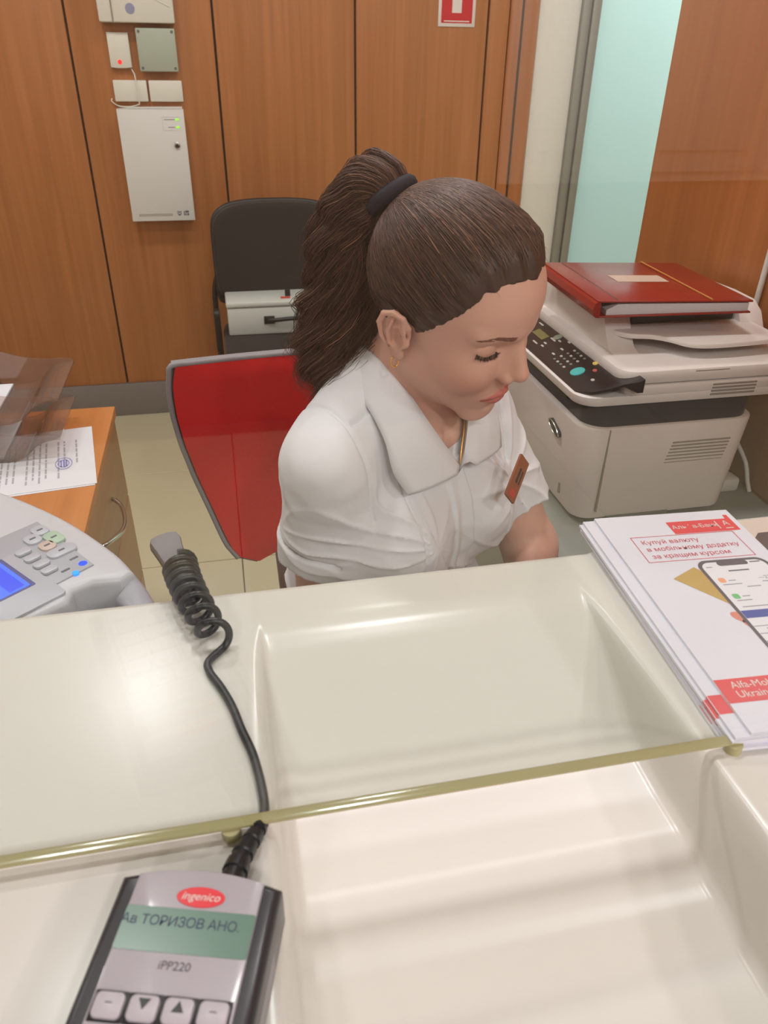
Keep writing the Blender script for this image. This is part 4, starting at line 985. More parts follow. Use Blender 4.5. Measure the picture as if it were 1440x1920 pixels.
for (x, y) in ((-0.206, 0.806), (-0.212, 0.782)):
    p = Vector((x, y, 0)) - MO
    prism('indicator_mark', rrect(0.004, 0.011, 0.001, 2), mp_(p.dot(ma), p.dot(mb), TZ + 0.0018), ma, mb, (0, 0, 1), 0, 0.0006, MATS['print_line_dark'], nc)

# ================================================================== THE TELLER (implicit surfaces, meshed)
def smin(a, b, k):
    h = np.clip(0.5 + 0.5 * (b - a) / k, 0, 1)
    return b * (1 - h) + a * h - k * h * (1 - h)
def smax(a, b, k): return -smin(-a, -b, k)
def ell(p, c, r, rot=None):
    q = p - np.asarray(c, np.float32)
    if rot is not None: q = q @ rot
    r = np.asarray(r, np.float32)
    k0 = np.sqrt(((q / r) ** 2).sum(1)); k1 = np.sqrt(((q / (r * r)) ** 2).sum(1)) + 1e-9
    return k0 * (k0 - 1) / k1
def cone(p, a, b, ra, rb):
    a = np.asarray(a, np.float32); b = np.asarray(b, np.float32); ba = b - a
    t = np.clip(((p - a) @ ba) / float(ba @ ba), 0, 1)
    return np.sqrt(((p - a - t[:, None] * ba) ** 2).sum(1)) - (ra + (rb - ra) * t)
def chain(p, pts, rad, k=None):
    d = None
    for i in range(len(pts) - 1):
        e = cone(p, pts[i], pts[i + 1], rad[i], rad[i + 1])
        d = e if d is None else (np.minimum(d, e) if k is None else smin(d, e, k))
    return d
def surface_net(fn, lo, hi, h):
    lo = np.asarray(lo, float); hi = np.asarray(hi, float)
    n = (np.ceil((hi - lo) / h / 4).astype(int)) * 4 + 1
    ax = [lo[i] + h * np.arange(n[i]) for i in range(3)]
    cx = [a[::4] for a in ax]
    G = np.stack(np.meshgrid(*cx, indexing='ij'), -1).reshape(-1, 3).astype(np.float32)
    dc = fn(G).reshape([len(c) for c in cx])
    D = np.repeat(np.repeat(np.repeat(dc, 4, 0), 4, 1), 4, 2)[:n[0], :n[1], :n[2]].astype(np.float32)
    mk = np.abs(dc) < 4 * h * 2.3
    M = np.repeat(np.repeat(np.repeat(mk, 4, 0), 4, 1), 4, 2)[:n[0], :n[1], :n[2]]
    I = np.argwhere(M)
    P = (lo + I * h).astype(np.float32)
    vals = np.concatenate([fn(P[i:i + 300000]) for i in range(0, len(P), 300000)])
    D[M] = vals
    S = D < 0
    c = S[:-1, :-1, :-1].astype(np.int8)
    tot = np.zeros_like(c)
    for i in (0, 1):
        for j in (0, 1):
            for k in (0, 1): tot = tot + S[i:i + c.shape[0], j:j + c.shape[1], k:k + c.shape[2]]
    act = (tot > 0) & (tot < 8)
    C = np.argwhere(act)
    idx = -np.ones(act.shape, np.int64); idx[act] = np.arange(len(C))
    acc = np.zeros((len(C), 3)); cnt = np.zeros(len(C))
    cor = [(i, j, k) for i in (0, 1) for j in (0, 1) for k in (0, 1)]
    for a in cor:
        for ax_ in range(3):
            if a[ax_]: continue
            b = list(a); b[ax_] = 1
            da = D[C[:, 0] + a[0], C[:, 1] + a[1], C[:, 2] + a[2]]; db = D[C[:, 0] + b[0], C[:, 1] + b[1], C[:, 2] + b[2]]
            m = (da < 0) != (db < 0)
            t = np.where(m, da / (da - db + 1e-12), 0)
            pt = np.array(a, float)[None] + t[:, None] * (np.array(b, float) - np.array(a, float))
            acc[m] += pt[m]; cnt[m] += 1
    V = lo + (C + acc / cnt[:, None]) * h
    # newton step onto the surface
    e = h * 0.5; Vf = V.astype(np.float32)
    for _ in range(1):
        d0 = fn(Vf)
        g = np.stack([fn(Vf + np.array(o, np.float32) * e) - d0 for o in ((1, 0, 0), (0, 1, 0), (0, 0, 1))], 1) / e
        gl = (g ** 2).sum(1) + 1e-6
        st = np.clip(d0 / gl, -h, h)
        Vf = Vf - (g * np.clip(st, -0.6 * h, 0.6 * h)[:, None]).astype(np.float32)
    F = []
    for ax_ in range(3):
        o = [1, 1, 1]; o[ax_] = 0
        a1, a2 = [q for q in range(3) if q != ax_]
        s0 = S[tuple(slice(0, -1) if q == ax_ else slice(1, -1) for q in range(3))]
        s1 = S[tuple(slice(1, None) if q == ax_ else slice(1, -1) for q in range(3))]
        E = np.argwhere(s0 != s1); fl = s0[s0 != s1]
        E = E.copy(); E[:, a1] += 1; E[:, a2] += 1
        def cell(d1, d2):
            q = E.copy(); q[:, a1] += d1; q[:, a2] += d2
            return idx[q[:, 0], q[:, 1], q[:, 2]]
        quad = np.stack([cell(-1, -1), cell(0, -1), cell(0, 0), cell(-1, 0)], 1)
        flip = fl if ax_ != 1 else ~fl
        quad[~flip] = quad[~flip][:, ::-1]
        F.append(quad)
    F = np.concatenate(F); F = F[(F >= 0).all(1)]
    return Vf, F

def np_mesh(name, V, F):
    me = bpy.data.meshes.new(name); V = np.asarray(V, np.float32); F = np.asarray(F, np.int32)
    me.vertices.add(len(V)); me.vertices.foreach_set('co', V.ravel())
    k = F.shape[1]
    me.loops.add(F.size); me.loops.foreach_set('vertex_index', F.ravel())
    me.polygons.add(len(F)); me.polygons.foreach_set('loop_start', np.arange(0, F.size, k, dtype=np.int32)); 
    me.polygons.foreach_set('use_smooth', np.ones(len(F), bool)); me.update(calc_edges=True); me.validate(); return me
def set_tone(me, rgb):
    at = me.color_attributes.new('tone', 'FLOAT_COLOR', 'POINT')
    a = np.ones((len(rgb), 4), np.float32); a[:, :3] = rgb; at.data.foreach_set('color', a.ravel())

def rot3(y, p, r):
    cy, sy, cp, sp, cr, sr = math.cos(y), math.sin(y), math.cos(p), math.sin(p), math.cos(r), math.sin(r)
    return np.array([[cy, -sy, 0], [sy, cy, 0], [0, 0, 1]]) @ np.array([[cp, 0, sp], [0, 1, 0], [-sp, 0, cp]]) @ np.array([[1, 0, 0], [0, cr, -sr], [0, sr, cr]])
# head frame : x forward, y left, z up, centimetres, origin between the ears
HR = rot3(math.radians(-48.8), math.radians(20.4), math.radians(12.6)).astype(np.float32); HT = np.array([0.234, 0.781, 1.185], np.float32)
# body frame : x forward, y left, z up, metres, origin at the base of the neck
PSI = math.radians(-56)
NB = np.array([0.215, 0.832, 1.090], np.float32)
BR = rot3(PSI, 0, 0).astype(np.float32)
def to_head(P): return (P - HT) @ HR * 100
def from_head(L): return (np.asarray(L, np.float32) / 100) @ HR.T + HT
def to_body(P): return (P - NB) @ BR
def from_body(L): return np.asarray(L, np.float32) @ BR.T + NB

def sy_(p): q = p.copy(); q[:, 1] = np.abs(q[:, 1]); return q       # mirror to the left side

LIP_U = [(9.72, 0, -4.95), (9.68, 0.5, -4.88), (9.28, 1.35, -5.12), (8.62, 2.35, -5.50)]; LIP_UR = [0.32, 0.34, 0.26, 0.10]
LIP_L = [(9.40, 0, -5.98), (9.34, 0.6, -5.96), (9.02, 1.35, -5.80), (8.58, 2.3, -5.54)]; LIP_LR = [0.44, 0.42, 0.30, 0.09]
def head_sdf(L):
    """L in head centimetres"""
    A = sy_(L)
    d = ell(L, (0.0, 0, 4.3), (9.0, 7.1, 8.3))
    d = smin(d, ell(L, (3.6, 0, 5.4), (6.35, 6.2, 6.6)), 1.2)          # forehead
    d = smin(d, ell(A, (3.2, 1.6, -1.4), (5.6, 4.7, 6.6)), 1.5)         # face mass
    d = smin(d, ell(A, (6.3, 3.2, -1.7), (2.5, 2.3, 2.6)), 1.6)         # cheek
    d = smin(d, cone(A, (1.0, 5.0, -3.6), (6.9, 1.3, -8.5), 1.35, 1.45), 2.2)   # jaw
    d = smin(d, ell(L, (7.3, 0, -8.7), (1.75, 1.9, 1.5)), 1.4)          # chin
    d = smin(d, ell(L, (6.7, 0, -5.3), (2.95, 3.1, 2.9)), 1.4)          # muzzle
    d = smin(d, cone(A, (8.9, 0.9, 3.6), (7.0, 4.5, 3.9), 0.75, 0.7), 1.2)      # brow ridge
    # eye sockets, then lidded eyes
    d = smax(d, -ell(A, (9.15, 3.15, 1.95), (1.0, 1.5, 1.05)), 1.0)
    d = smin(d, ell(A, (6.95, 3.15, 1.75), (1.42, 1.55, 1.32)), 0.35)
    # nose
    d = smin(d, cone(L, (8.9, 0, 2.9), (10.75, 0, -1.1), 0.62, 0.80), 0.9)
    d = smin(d, cone(L, (8.3, 0, 2.2), (9.0, 0, -1.4), 0.95, 1.55), 0.9)
    d = smin(d, ell(L, (10.75, 0, -1.45), (0.98, 0.92, 0.85)), 0.5)
    d = smin(d, ell(A, (9.75, 1.05, -2.05), (0.95, 0.62, 0.68)), 0.35)
    d = smax(d, -ell(A, (10.25, 0.55, -2.55), (0.42, 0.28, 0.35)), 0.25)     # nostrils
    d = smax(d, -cone(L, (10.4, 0, -2.9), (10.55, 0, -4.1), 0.12, 0.18), 0.4)  # philtrum
    # lips
    dl = smin(chain(A, LIP_U, LIP_UR, 0.1), chain(A, LIP_L, LIP_LR, 0.1), 0.06)
    d = smin(d, dl, 0.30)
    d = smax(d, -chain(A, [(10.25, 0, -5.42), (9.85, 1.0, -5.44), (8.75, 2.45, -5.54)], [0.06, 0.06, 0.05]), 0.14)
    d = smax(d, -ell(L, (9.45, 0, -7.15), (0.7, 1.5, 0.35)), 0.6)
    # lid line
    d = smax(d, -chain(A, [(8.15, 1.75, 1.40), (8.50, 2.6, 1.10), (8.45, 3.4, 1.07), (7.95, 4.2, 1.30), (7.45, 4.7, 1.60)], [0.04] * 5), 0.10)
    d = smax(d, -chain(A, [(8.35, 1.9, 2.6), (8.35, 2.8, 2.9), (8.05, 3.7, 2.8), (7.4, 4.5, 2.4)], [0.05] * 4), 0.25)
    # ears
    e = ell(A, (-0.75, 7.55, 0.55), (1.75, 0.42, 2.75), rot3(0.28, 0.12, -0.10).astype(np.float32))
    e = smin(e, ell(A, (-0.05, 7.35, -1.9), (0.75, 0.42, 0.95)), 0.4)
    e = smax(e, -ell(A, (-0.25, 8.15, 0.15), (0.95, 0.65, 1.35)), 0.25)
    e = smax(e, -ell(A, (-0.75, 8.35, 2.05), (0.85, 0.5, 0.75)), 0.3)
    hel = chain(A, [(0.75, 7.25, 0.7), (0.75, 7.6, 2.0), (0.2, 8.05, 3.05), (-0.9, 8.4, 3.35), (-1.95, 8.55, 2.75), (-2.35, 8.5, 1.4), (-2.0, 8.2, -0.2), (-1.2, 7.8, -1.4)], [0.26, 0.28, 0.28, 0.3, 0.3, 0.28, 0.25, 0.22], 0.1)
    e = smin(e, hel, 0.2)
    e = smin(e, chain(A, [(-1.0, 8.15, 2.2), (-1.35, 8.2, 0.8), (-1.0, 7.95, -0.7), (-0.3, 7.75, -1.15)], [0.2, 0.25, 0.25, 0.2], 0.1), 0.2)
    e = smin(e, ell(A, (0.72, 7.45, -0.05), (0.42, 0.42, 0.6)), 0.3)
    d = smin(d, e, 0.35)
    return d
# limb joints in world space
RS = from_body([(-0.01, -0.129, -0.072)])[0]; RE = np.array([0.098, 0.832, 0.745], np.float32); RWR = np.array([0.185, 0.655, 0.750], np.float32)
LS = from_body([(-0.01, 0.127, -0.072)])[0]; LE = np.array([0.412, 0.868, 0.800], np.float32); LWR = np.array([0.345, 0.655, 0.750], np.float32)
def hand_pts(wr, toward, side):
    f = toward / np.linalg.norm(toward); s = np.cross(f, [0, 0, 1]); s /= np.linalg.norm(s); s *= side   # s: towards the thumb
    f = f.astype(np.float32); s = s.astype(np.float32); u = np.array([0, 0, 1], np.float32)
    return f, s, u
def hand_sdf(P, wr, toward, side):
    f, s, u = hand_pts(wr, toward, side)
    k0 = wr + f * 0.082 + u * 0.006
    d = cone(P, wr, k0 + s * 0.022, 0.022, 0.013)
    d = smin(d, cone(P, wr, k0 - s * 0.026, 0.022, 0.012), 0.012)
    d = smin(d, cone(P, wr + f * 0.02, k0, 0.022, 0.014), 0.012)
    for off, ln, r in ((0.030, 0.070, 0.0082), (0.010, 0.078, 0.0085), (-0.010, 0.072, 0.0082), (-0.029, 0.056, 0.0072)):
        b0 = k0 + s * off - f * (abs(off) * 0.15); b1 = b0 + f * ln * 0.5 + u * 0.006; b2 = b1 + f * ln * 0.28 - u * 0.016; b3 = b2 + f * ln * 0.16 - u * 0.014
        d = smin(d, chain(P, [b0 - f * 0.02, b1, b2, b3], [r * 1.1, r, r * 0.92, r * 0.8], 0.003), 0.004)
    t0 = wr + f * 0.028 + s * 0.022; t1 = t0 + f * 0.028 + s * 0.022 - u * 0.004; t2 = t1 + f * 0.030 + s * 0.006 - u * 0.008
    d = smin(d, chain(P, [wr + f * 0.01 + s * 0.008, t0, t1, t2], [0.016, 0.0125, 0.0098, 0.008], 0.004), 0.008)
    return d
def arm_sdf(P, S, E, W, toward, side):
    d = cone(P, S, E, 0.047, 0.038)
    d = smin(d, cone(P, E, W, 0.039, 0.024), 0.02)
    return smin(d, hand_sdf(P, W, toward, side), 0.012)
def trunk_sdf(P):
    B = to_body(P); A = sy_(B)
    d = ell(B, (-0.035, 0, -0.17), (0.095, 0.135, 0.18))
    d = smin(d, ell(B, (-0.075, 0, -0.36), (0.09, 0.115, 0.16)), 0.05)
    d = smin(d, ell(B, (-0.115, 0, -0.51), (0.12, 0.165, 0.11)), 0.05)
    d = smin(d, cone(A, (-0.015, 0.04, -0.045), (-0.01, 0.125, -0.075), 0.042, 0.040), 0.04)
    d = smin(d, cone(A, (-0.03, 0.03, 0.015), (-0.02, 0.10, -0.048), 0.033, 0.028), 0.03)
    d = smin(d, cone(A, (-0.10, 0.085, -0.53), (0.24, 0.085, -0.51), 0.085, 0.062), 0.04)
    d = smin(d, cone(A, (0.25, 0.085, -0.51), (0.22, 0.085, -0.965), 0.058, 0.038), 0.03)
    return d + 0.003
def neck_sdf(P):
    a = from_head([(-1.6, 0, -3.5)])[0]; b = from_body([(-0.005, 0, -0.03)])[0]
    d = cone(P, a, b, 0.052, 0.056)
    B = to_body(P)
    # collar bones and sternal notch
    d = smin(d, cone(sy_(B), (0.050, 0.016, -0.066), (0.030, 0.075, -0.046), 0.009, 0.010), 0.02)
    return d
def body_all(P):
    d = head_sdf(to_head(P)) / 100
    d = smin(d, neck_sdf(P), 0.022)
    d = smin(d, trunk_sdf(P), 0.03)
    A = sy_(to_body(P))
    return d
FWD = np.array([0.35, -0.94, 0.0]) 
def arms_all(P):
    return np.minimum(arm_sdf(P, RS, RE, RWR, np.array([0.30, -0.55, -0.02]) * 0.3, -1), arm_sdf(P, LS, LE, LWR, np.array([-0.28, -0.50, -0.02]) * 0.3, 1))

teller = thing('person', 'seated woman in white short sleeved shirt with brown ponytail looking down', 'person', (0.15, 0.9, 0))
# --- head and neck, fine
c0 = from_head([(0, 0, 2)])[0]
V1, F1 = surface_net(body_all, c0 - [0.15, 0.15, 0.30], c0 + [0.15, 0.15, 0.135], 0.0016)
zc = V1[F1].mean(1)[:, 2] > 0.955
F1 = F1[zc]
V2, F2 = surface_net(lambda P: np.maximum(trunk_sdf(P), P[:, 2] - 0.965), (-0.12, 0.42, 0.03), (0.56, 1.18, 1.0), 0.008)
V3, F3 = surface_net(arms_all, (0.0, 0.42, 0.66), (0.52, 1.02, 1.08), 0.0028)
V = np.concatenate([V1, V2, V3]); F = np.concatenate([F1, F2 + len(V1), F3 + len(V1) + len(V2)])
use = np.zeros(len(V), bool); use[F.ravel()] = True
re = np.cumsum(use) - 1; V = V[use]; F = re[F]
bme = np_mesh('body', V, F)
# complexion : lips, cheeks, ear rims keep a colour of their own
L = to_head(V); A = sy_(L)
skin = np.array(lin(226, 175, 156)); lipc = np.array(lin(206, 118, 110)); blush = np.array(lin(218, 146, 124)); lidc = np.array(lin(206, 152, 130))
rgb = np.repeat(skin[None], len(V), 0)
def blend(rgb, c, wgt): return rgb * (1 - wgt[:, None]) + np.asarray(c)[None] * wgt[:, None]
rgb = blend(rgb, blush, 0.55 * np.exp(-(((A - np.array([6.8, 4.2, -2.6])) / np.array([3, 2.2, 2.0])) ** 2).sum(1)))
rgb = blend(rgb, blush, 0.4 * np.exp(-(((L - np.array([11.4, 0, -1.6])) / 1.0) ** 2).sum(1)))
rgb = blend(rgb, lidc, 0.6 * np.exp(-(((A - np.array([8.0, 3.2, 1.7])) / np.array([1.5, 1.5, 0.8])) ** 2).sum(1)))
dl = np.minimum(chain(A, LIP_U, LIP_UR), chain(A, LIP_L, LIP_LR))
rgb = blend(rgb, lipc, np.clip(1 - (dl - 0.06) / 0.14, 0, 1) * (L[:, 0] > 7))
rgb = blend(rgb, lin(150, 72, 66), np.clip(1 - (chain(A, [(10.2, 0, -5.42), (9.8, 1.0, -5.44), (8.7, 2.4, -5.54)], [0.0] * 3) - 0.05) / 0.12, 0, 1) * 0.7)
set_tone(bme, rgb)
M_SKIN = attr_mat('skin', 0.45, 0.25, 0.4, 0.05, 900)
body = link('body', bme, M_SKIN, teller)

# ---------------------------------------------------------------- hair
def head_pt(l): return from_head(l)
M_HAIR = attr_mat('hair_brown', 0.5, 0.0, 0.5)
HAIR = np.array(lin(86, 59, 48))
CC = np.array([-0.1, 0, 4.5]); CRAD = np.array([9.55, 7.75, 8.75])
TIE = np.array([-8.7, 0.0, 8.3])
HL_A = np.radians([0, 12, 25, 38, 46, 55, 64, 72, 80, 88, 97, 108, 120, 135, 180])
HL_Z = np.array([9.3, 9.6, 9.3, 8.3, 6.6, 5.0, 3.4, 2.0, 1.2, 2.6, 3.4, 2.0, -0.5, -3.0, -4.2])
def hairline(L):
    phi = np.arctan2(np.abs(L[:, 1]) * 1.0, L[:, 0])
    return L[:, 2] - np.interp(phi, HL_A, HL_Z)
def noise3(P, s, seed=0):
    r = np.random.RandomState(seed); o = 0
    for k in range(4):
        v = r.normal(size=3); v /= np.linalg.norm(v); o = o + np.sin(P @ v * s * (1 + 0.35 * k) + r.uniform(0, 6))
    return o / 4
def scalp(L):
    d = ell(L, (0.0, 0, 4.3), (9.0, 7.1, 8.3))
    return smin(d, ell(L, (3.6, 0, 5.4), (6.35, 6.2, 6.6)), 1.2)
def hair_depth(L):
    hl = hairline(L)
    return 0.04 + 0.57 * np.clip(hl / 3.0, 0, 1) ** 0.75 + 0.35 * np.clip((L[:, 2] - 6) / 5, 0, 1) * np.clip(hl / 2.0, 0, 1)
def cap_sdf(P):
    L = to_head(P)
    dir_ = L - CC; hl = hairline(L)
    d = scalp(L) - hair_depth(L)
    tv = TIE - CC; tv = tv / np.linalg.norm(tv)
    u = dir_ / (np.linalg.norm(dir_, axis=1, keepdims=True) + 1e-6)
    e1 = np.cross(tv, [0, 1, 0]); e1 /= np.linalg.norm(e1); e2 = np.cross(tv, e1)
    ang = np.arctan2(u @ e2, u @ e1)
    d = d + 0.05 * np.sin(ang * 46 + 2 * np.sin(ang * 9)) + 0.06 * np.sin(ang * 23 + 1)
    d = np.maximum(d, (-hl + 0.07 * np.sin(ang * 31)) * 0.5)
    d = np.maximum(d, -ell(L, (0, 0, 4.0), (8.2, 6.4, 7.8)))
    return d / 100
Vc, Fc = surface_net(cap_sdf, c0 - [0.14, 0.14, 0.14], c0 + [0.14, 0.14, 0.14], 0.002)
hc = np_mesh('hair', Vc, Fc); set_tone(hc, np.repeat((HAIR * 0.62)[None], len(Vc), 0))
hair = link('hair', hc, M_HAIR, teller)
def strands(name, paths, radii, tones, parent, sides=3):
    """one mesh of thin tapering strands; paths (n,k,3)"""
    n, k, _ = paths.shape
    T = np.gradient(paths, axis=1); T /= np.linalg.norm(T, axis=2, keepdims=True) + 1e-9
    up = np.array([0.31, 0.52, 0.79]); N = np.cross(T, up); N /= np.linalg.norm(N, axis=2, keepdims=True) + 1e-9; Bn = np.cross(T, N)
    tap = np.interp(np.linspace(0, 1, k), [0, 0.1, 0.75, 1], [0.7, 1, 0.8, 0.15])
    R = radii[:, None, None] * tap[None, :, None]
    rings = np.stack([paths + R * (N * math.cos(2 * PI * s / sides) + Bn * math.sin(2 * PI * s / sides)) for s in range(sides)], 2)  # n,k,s,3
    Vv = rings.reshape(-1, 3)
    i = np.arange(n)[:, None, None]; j = np.arange(k - 1)[None, :, None]; s = np.arange(sides)[None, None, :]; s2 = (s + 1) % sides
    base = lambda jj, ss: (i * k + jj) * sides + ss
    Fq = np.stack([base(j, s), base(j, s2), base(j + 1, s2), base(j + 1, s)], -1).reshape(-1, 4)
    me = np_mesh(name, Vv, Fq)
    set_tone(me, np.repeat(tones, k * sides, 0))
    o = link(name, me, M_HAIR, parent); o['kind'] = 'stuff'; return o
rs = np.random.RandomState(11)
# scalp strands : from the hairline and crown back to the tie
n = 6500
dirs = rs.normal(size=(n * 4, 3)); dirs /= np.linalg.norm(dirs, axis=1, keepdims=True)
roots = CC + dirs * CRAD
ok = hairline(roots) > 0.0
tv = (TIE - CC) / CRAD; tv /= np.linalg.norm(tv)
roots = roots[ok]; dirs = dirs[ok]
# favour roots close to the hairline
pr_ = np.exp(-hairline(roots) / 3.0) + 0.25; sel = rs.choice(len(roots), min(n, len(roots)), False, pr_ / pr_.sum())
dirs = dirs[sel]; n = len(dirs)
k = 12; t = np.linspace(0, 1, k)
om = np.arccos(np.clip(dirs @ tv, -0.999, 0.999))
wob = rs.normal(size=(n, 3)) * 0.05
ph = rs.uniform(0, 6.28, n)
P_ = []
for tt in t:
    w_ = (np.sin((1 - tt) * om)[:, None] * dirs + np.sin(tt * om)[:, None] * tv) / np.sin(om)[:, None]
    w_ = w_ + wob * math.sin(PI * tt) * 0.7
    w_ /= np.linalg.norm(w_, axis=1, keepdims=True)
    off = (rs.uniform(-0.02, 0.16, n) if False else (0.02 + 0.12 * ((np.sin(ph * 7) + 1) / 2))) * min(1, tt * 5 + 0.1)
    wave = 0.06 * np.sin(ph + tt * 9)
    P_.append(CC + w_ * (CRAD + (off + wave * tt - (0.35 if tt == 0 else 0))[:, None]))
paths = np.stack(P_, 1)
sh = paths.reshape(-1, 3); lift_ = (np.repeat((0.02 + 0.16 * ((np.sin(ph * 7) + 1) / 2))[:, None], k, 1) * np.minimum(1, t * 6)[None] - 0.12 * (t[None] == 0)).ravel()
for _ in range(3):
    fs = lambda q: scalp(q) - hair_depth(q)
    d0 = fs(sh); g = np.stack([fs(sh + np.eye(3)[q] * 0.05) - d0 for q in range(3)], 1) / 0.05
    sh = sh - g * ((d0 - lift_) / ((g ** 2).sum(1) + 1e-6))[:, None]
wv_ = (0.05 * np.sin(ph[:, None] + t[None] * 14))[..., None] * np.array([0.3, 1, 0.3])
paths = sh.reshape(paths.shape) + wv_
W_ = from_head(paths.reshape(-1, 3)).reshape(paths.shape)
tn = HAIR[None] * np.exp(rs.normal(size=(n, 1)) * 0.45) * (1 + rs.normal(size=(n, 3)) * 0.03)
strands('combed_strands', W_, np.clip(rs.normal(0.00042, 0.0001, n), 0.0002, 0.0008), np.clip(tn, 0, 1), hair)
# flyaways round the hairline
n = 150
az = rs.uniform(-0.75, 0.75, n); zz = np.interp(np.abs(az), HL_A, HL_Z) + rs.uniform(1.0, 3.6, n)
d0 = np.stack([np.cos(az), np.sin(az), np.zeros(n)], 1)
rt = CC + np.stack([np.cos(az) * CRAD[0], np.sin(az) * CRAD[1], zz - CC[2]], 1) * 1.0
sc_ = np.sqrt(np.clip(1 - ((zz - CC[2]) / CRAD[2]) ** 2, 0.05, 1)); rt[:, :2] = CC[:2] + (rt[:, :2] - CC[:2]) * sc_[:, None]
nn_ = (rt - CC) / CRAD; nn_ /= np.linalg.norm(nn_, axis=1, keepdims=True)
k = 9; pth = []
tg = np.cross(nn_, rs.normal(size=(n, 3))); tg /= np.linalg.norm(tg, axis=1, keepdims=True)
ln = rs.uniform(1.0, 3.2, n)
for tt in np.linspace(0, 1, k): pth.append(rt - nn_ * 0.1 + nn_ * (0.55 * ln * tt * (1 - 0.45 * tt))[:, None] + tg * (ln * tt * 0.8)[:, None] + np.array([0, 0, 0.6]) * tt * (1 - tt))
pth = np.stack(pth, 1); pth = from_head(pth.reshape(-1, 3)).reshape(pth.shape)
strands('flyaway_strands', pth, np.full(n, 0.00016), np.repeat((HAIR * 1.25)[None], n, 0), hair)
# ponytail : wavy locks that rise out of the tie and fall behind the head
guide_h = [(-8.6, 0, 8.2), (-10.6, 0.0, 9.0), (-12.2, -0.2, 6.8), (-12.9, -0.6, 2.6), (-12.2, -1.3, -3.0), (-11.2, -2.4, -8.0), (-9.8, -3.4, -11.6), (-8.0, -4.0, -13.8), (-6.0, -4.2, -14.6)]
gd = np.array([list(p) for p in smooth_path([tuple(x) for x in from_head(guide_h)], 6)])
G = len(gd); tg_ = np.gradient(gd, axis=0); tg_ /= np.linalg.norm(tg_, axis=1, keepdims=True)
gt = np.linspace(0, 1, G)
side = from_head([(0, 1, 0)])[0] - from_head([(0, 0, 0)])[0]; side = side / np.linalg.norm(side)
bi = np.cross(tg_, side); bi /= np.linalg.norm(bi, axis=1, keepdims=True)
RW = np.interp(gt, [0, 0.06, 0.18, 0.35, 0.55, 0.72, 0.86, 1.0], [0.012, 0.022, 0.038, 0.046, 0.050, 0.058, 0.056, 0.028])
def pony_sdf(P):
    d = None
    for i in range(0, G - 1, 2):
        j = min(i + 2, G - 1)
        e = cone(P, gd[i], gd[j], RW[i] * (0.25 + 0.38 * min(1, gt[i] * 2.2)), RW[j] * (0.25 + 0.38 * min(1, gt[j] * 2.2)))
        d = e if d is None else smin(d, e, 0.02)
    return d + 0.0035 * noise3(P, 160, 5) + 0.003 * noise3(P, 330, 6)
lo = gd.min(0) - 0.07; hi = gd.max(0) + 0.07
Vp, Fp = surface_net(pony_sdf, lo, hi, 0.0035)
pm_ = np_mesh('ponytail', Vp, Fp); set_tone(pm_, np.repeat((HAIR * 0.5)[None], len(Vp), 0))
pony = link('ponytail', pm_, M_HAIR, hair)
n = 7500; k = 30
tt = np.linspace(0, 1, k)
gi = np.stack([np.interp(tt, gt, gd[:, q]) for q in range(3)], 1); bi_ = np.stack([np.interp(tt, gt, bi[:, q]) for q in range(3)], 1); rw = np.interp(tt, gt, RW)
# locks share a phase so that curls clump
nl = 110; la = rs.uniform(0, 2 * PI, nl); lr = np.sqrt(rs.uniform(0.12, 1.0, nl)); lph = rs.uniform(0, 6.28, nl); lend = rs.uniform(0.72, 1.0, nl); lam = rs.uniform(0.5, 1.4, nl)
lk = rs.randint(0, nl, n)
a_ = la[lk] + rs.normal(size=n) * 0.16; r_ = lr[lk] + rs.normal(size=n) * 0.07; ends = np.clip(lend[lk] + rs.normal(size=n) * 0.05, 0.5, 1.0)
paths = np.zeros((n, k, 3))
for q in range(k):
    s_ = tt[q] * ends
    c_p = np.stack([np.interp(s_, tt, gi[:, m_]) for m_ in range(3)], 1); b_p = np.stack([np.interp(s_, tt, bi_[:, m_]) for m_ in range(3)], 1); rr_ = np.interp(s_, tt, rw)
    wv = 0.0150 * lam[lk] * np.clip(s_ * 2.2 - 0.2, 0, 1) * np.sin(s_ * 22 * (0.7 + 0.3 * lam[lk]) + lph[lk]); wv2 = 0.0150 * lam[lk] * np.clip(s_ * 2.2 - 0.2, 0, 1) * np.cos(s_ * 22 * (0.7 + 0.3 * lam[lk]) + lph[lk])
    paths[:, q] = c_p + b_p * (r_ * rr_ * np.cos(a_) + wv)[:, None] + side[None] * (r_ * rr_ * 0.85 * np.sin(a_) + wv2)[:, None]
fz = rs.normal(size=(n, 1, 3)) * 0.0055 * (tt[None, :, None] ** 1.5)
paths += fz
tn = HAIR[None] * np.array([1.08, 0.95, 0.88]) * np.exp(rs.normal(size=(n, 1)) * 0.45)
strands('ponytail_strands', paths, np.clip(rs.normal(0.00036, 0.0001, n), 0.00018, 0.0007), np.clip(tn, 0, 1), pony)
# dark elastic tie
tc_ = from_head([TIE + np.array([-0.9, 0.0, 0.2])])[0]
ax_t = Vector(tg_[2]); e1 = Vector(side); e2 = ax_t.cross(e1).normalized()
tube('hair_tie', [Vector(tc_) + e1 * (0.0235 * math.cos(a)) + e2 * (0.0235 * math.sin(a)) for a in [2 * PI * q / 32 for q in range(33)]], 0.0080, mat('tie_navy', (30, 26, 40), 0.8), hair, 10)
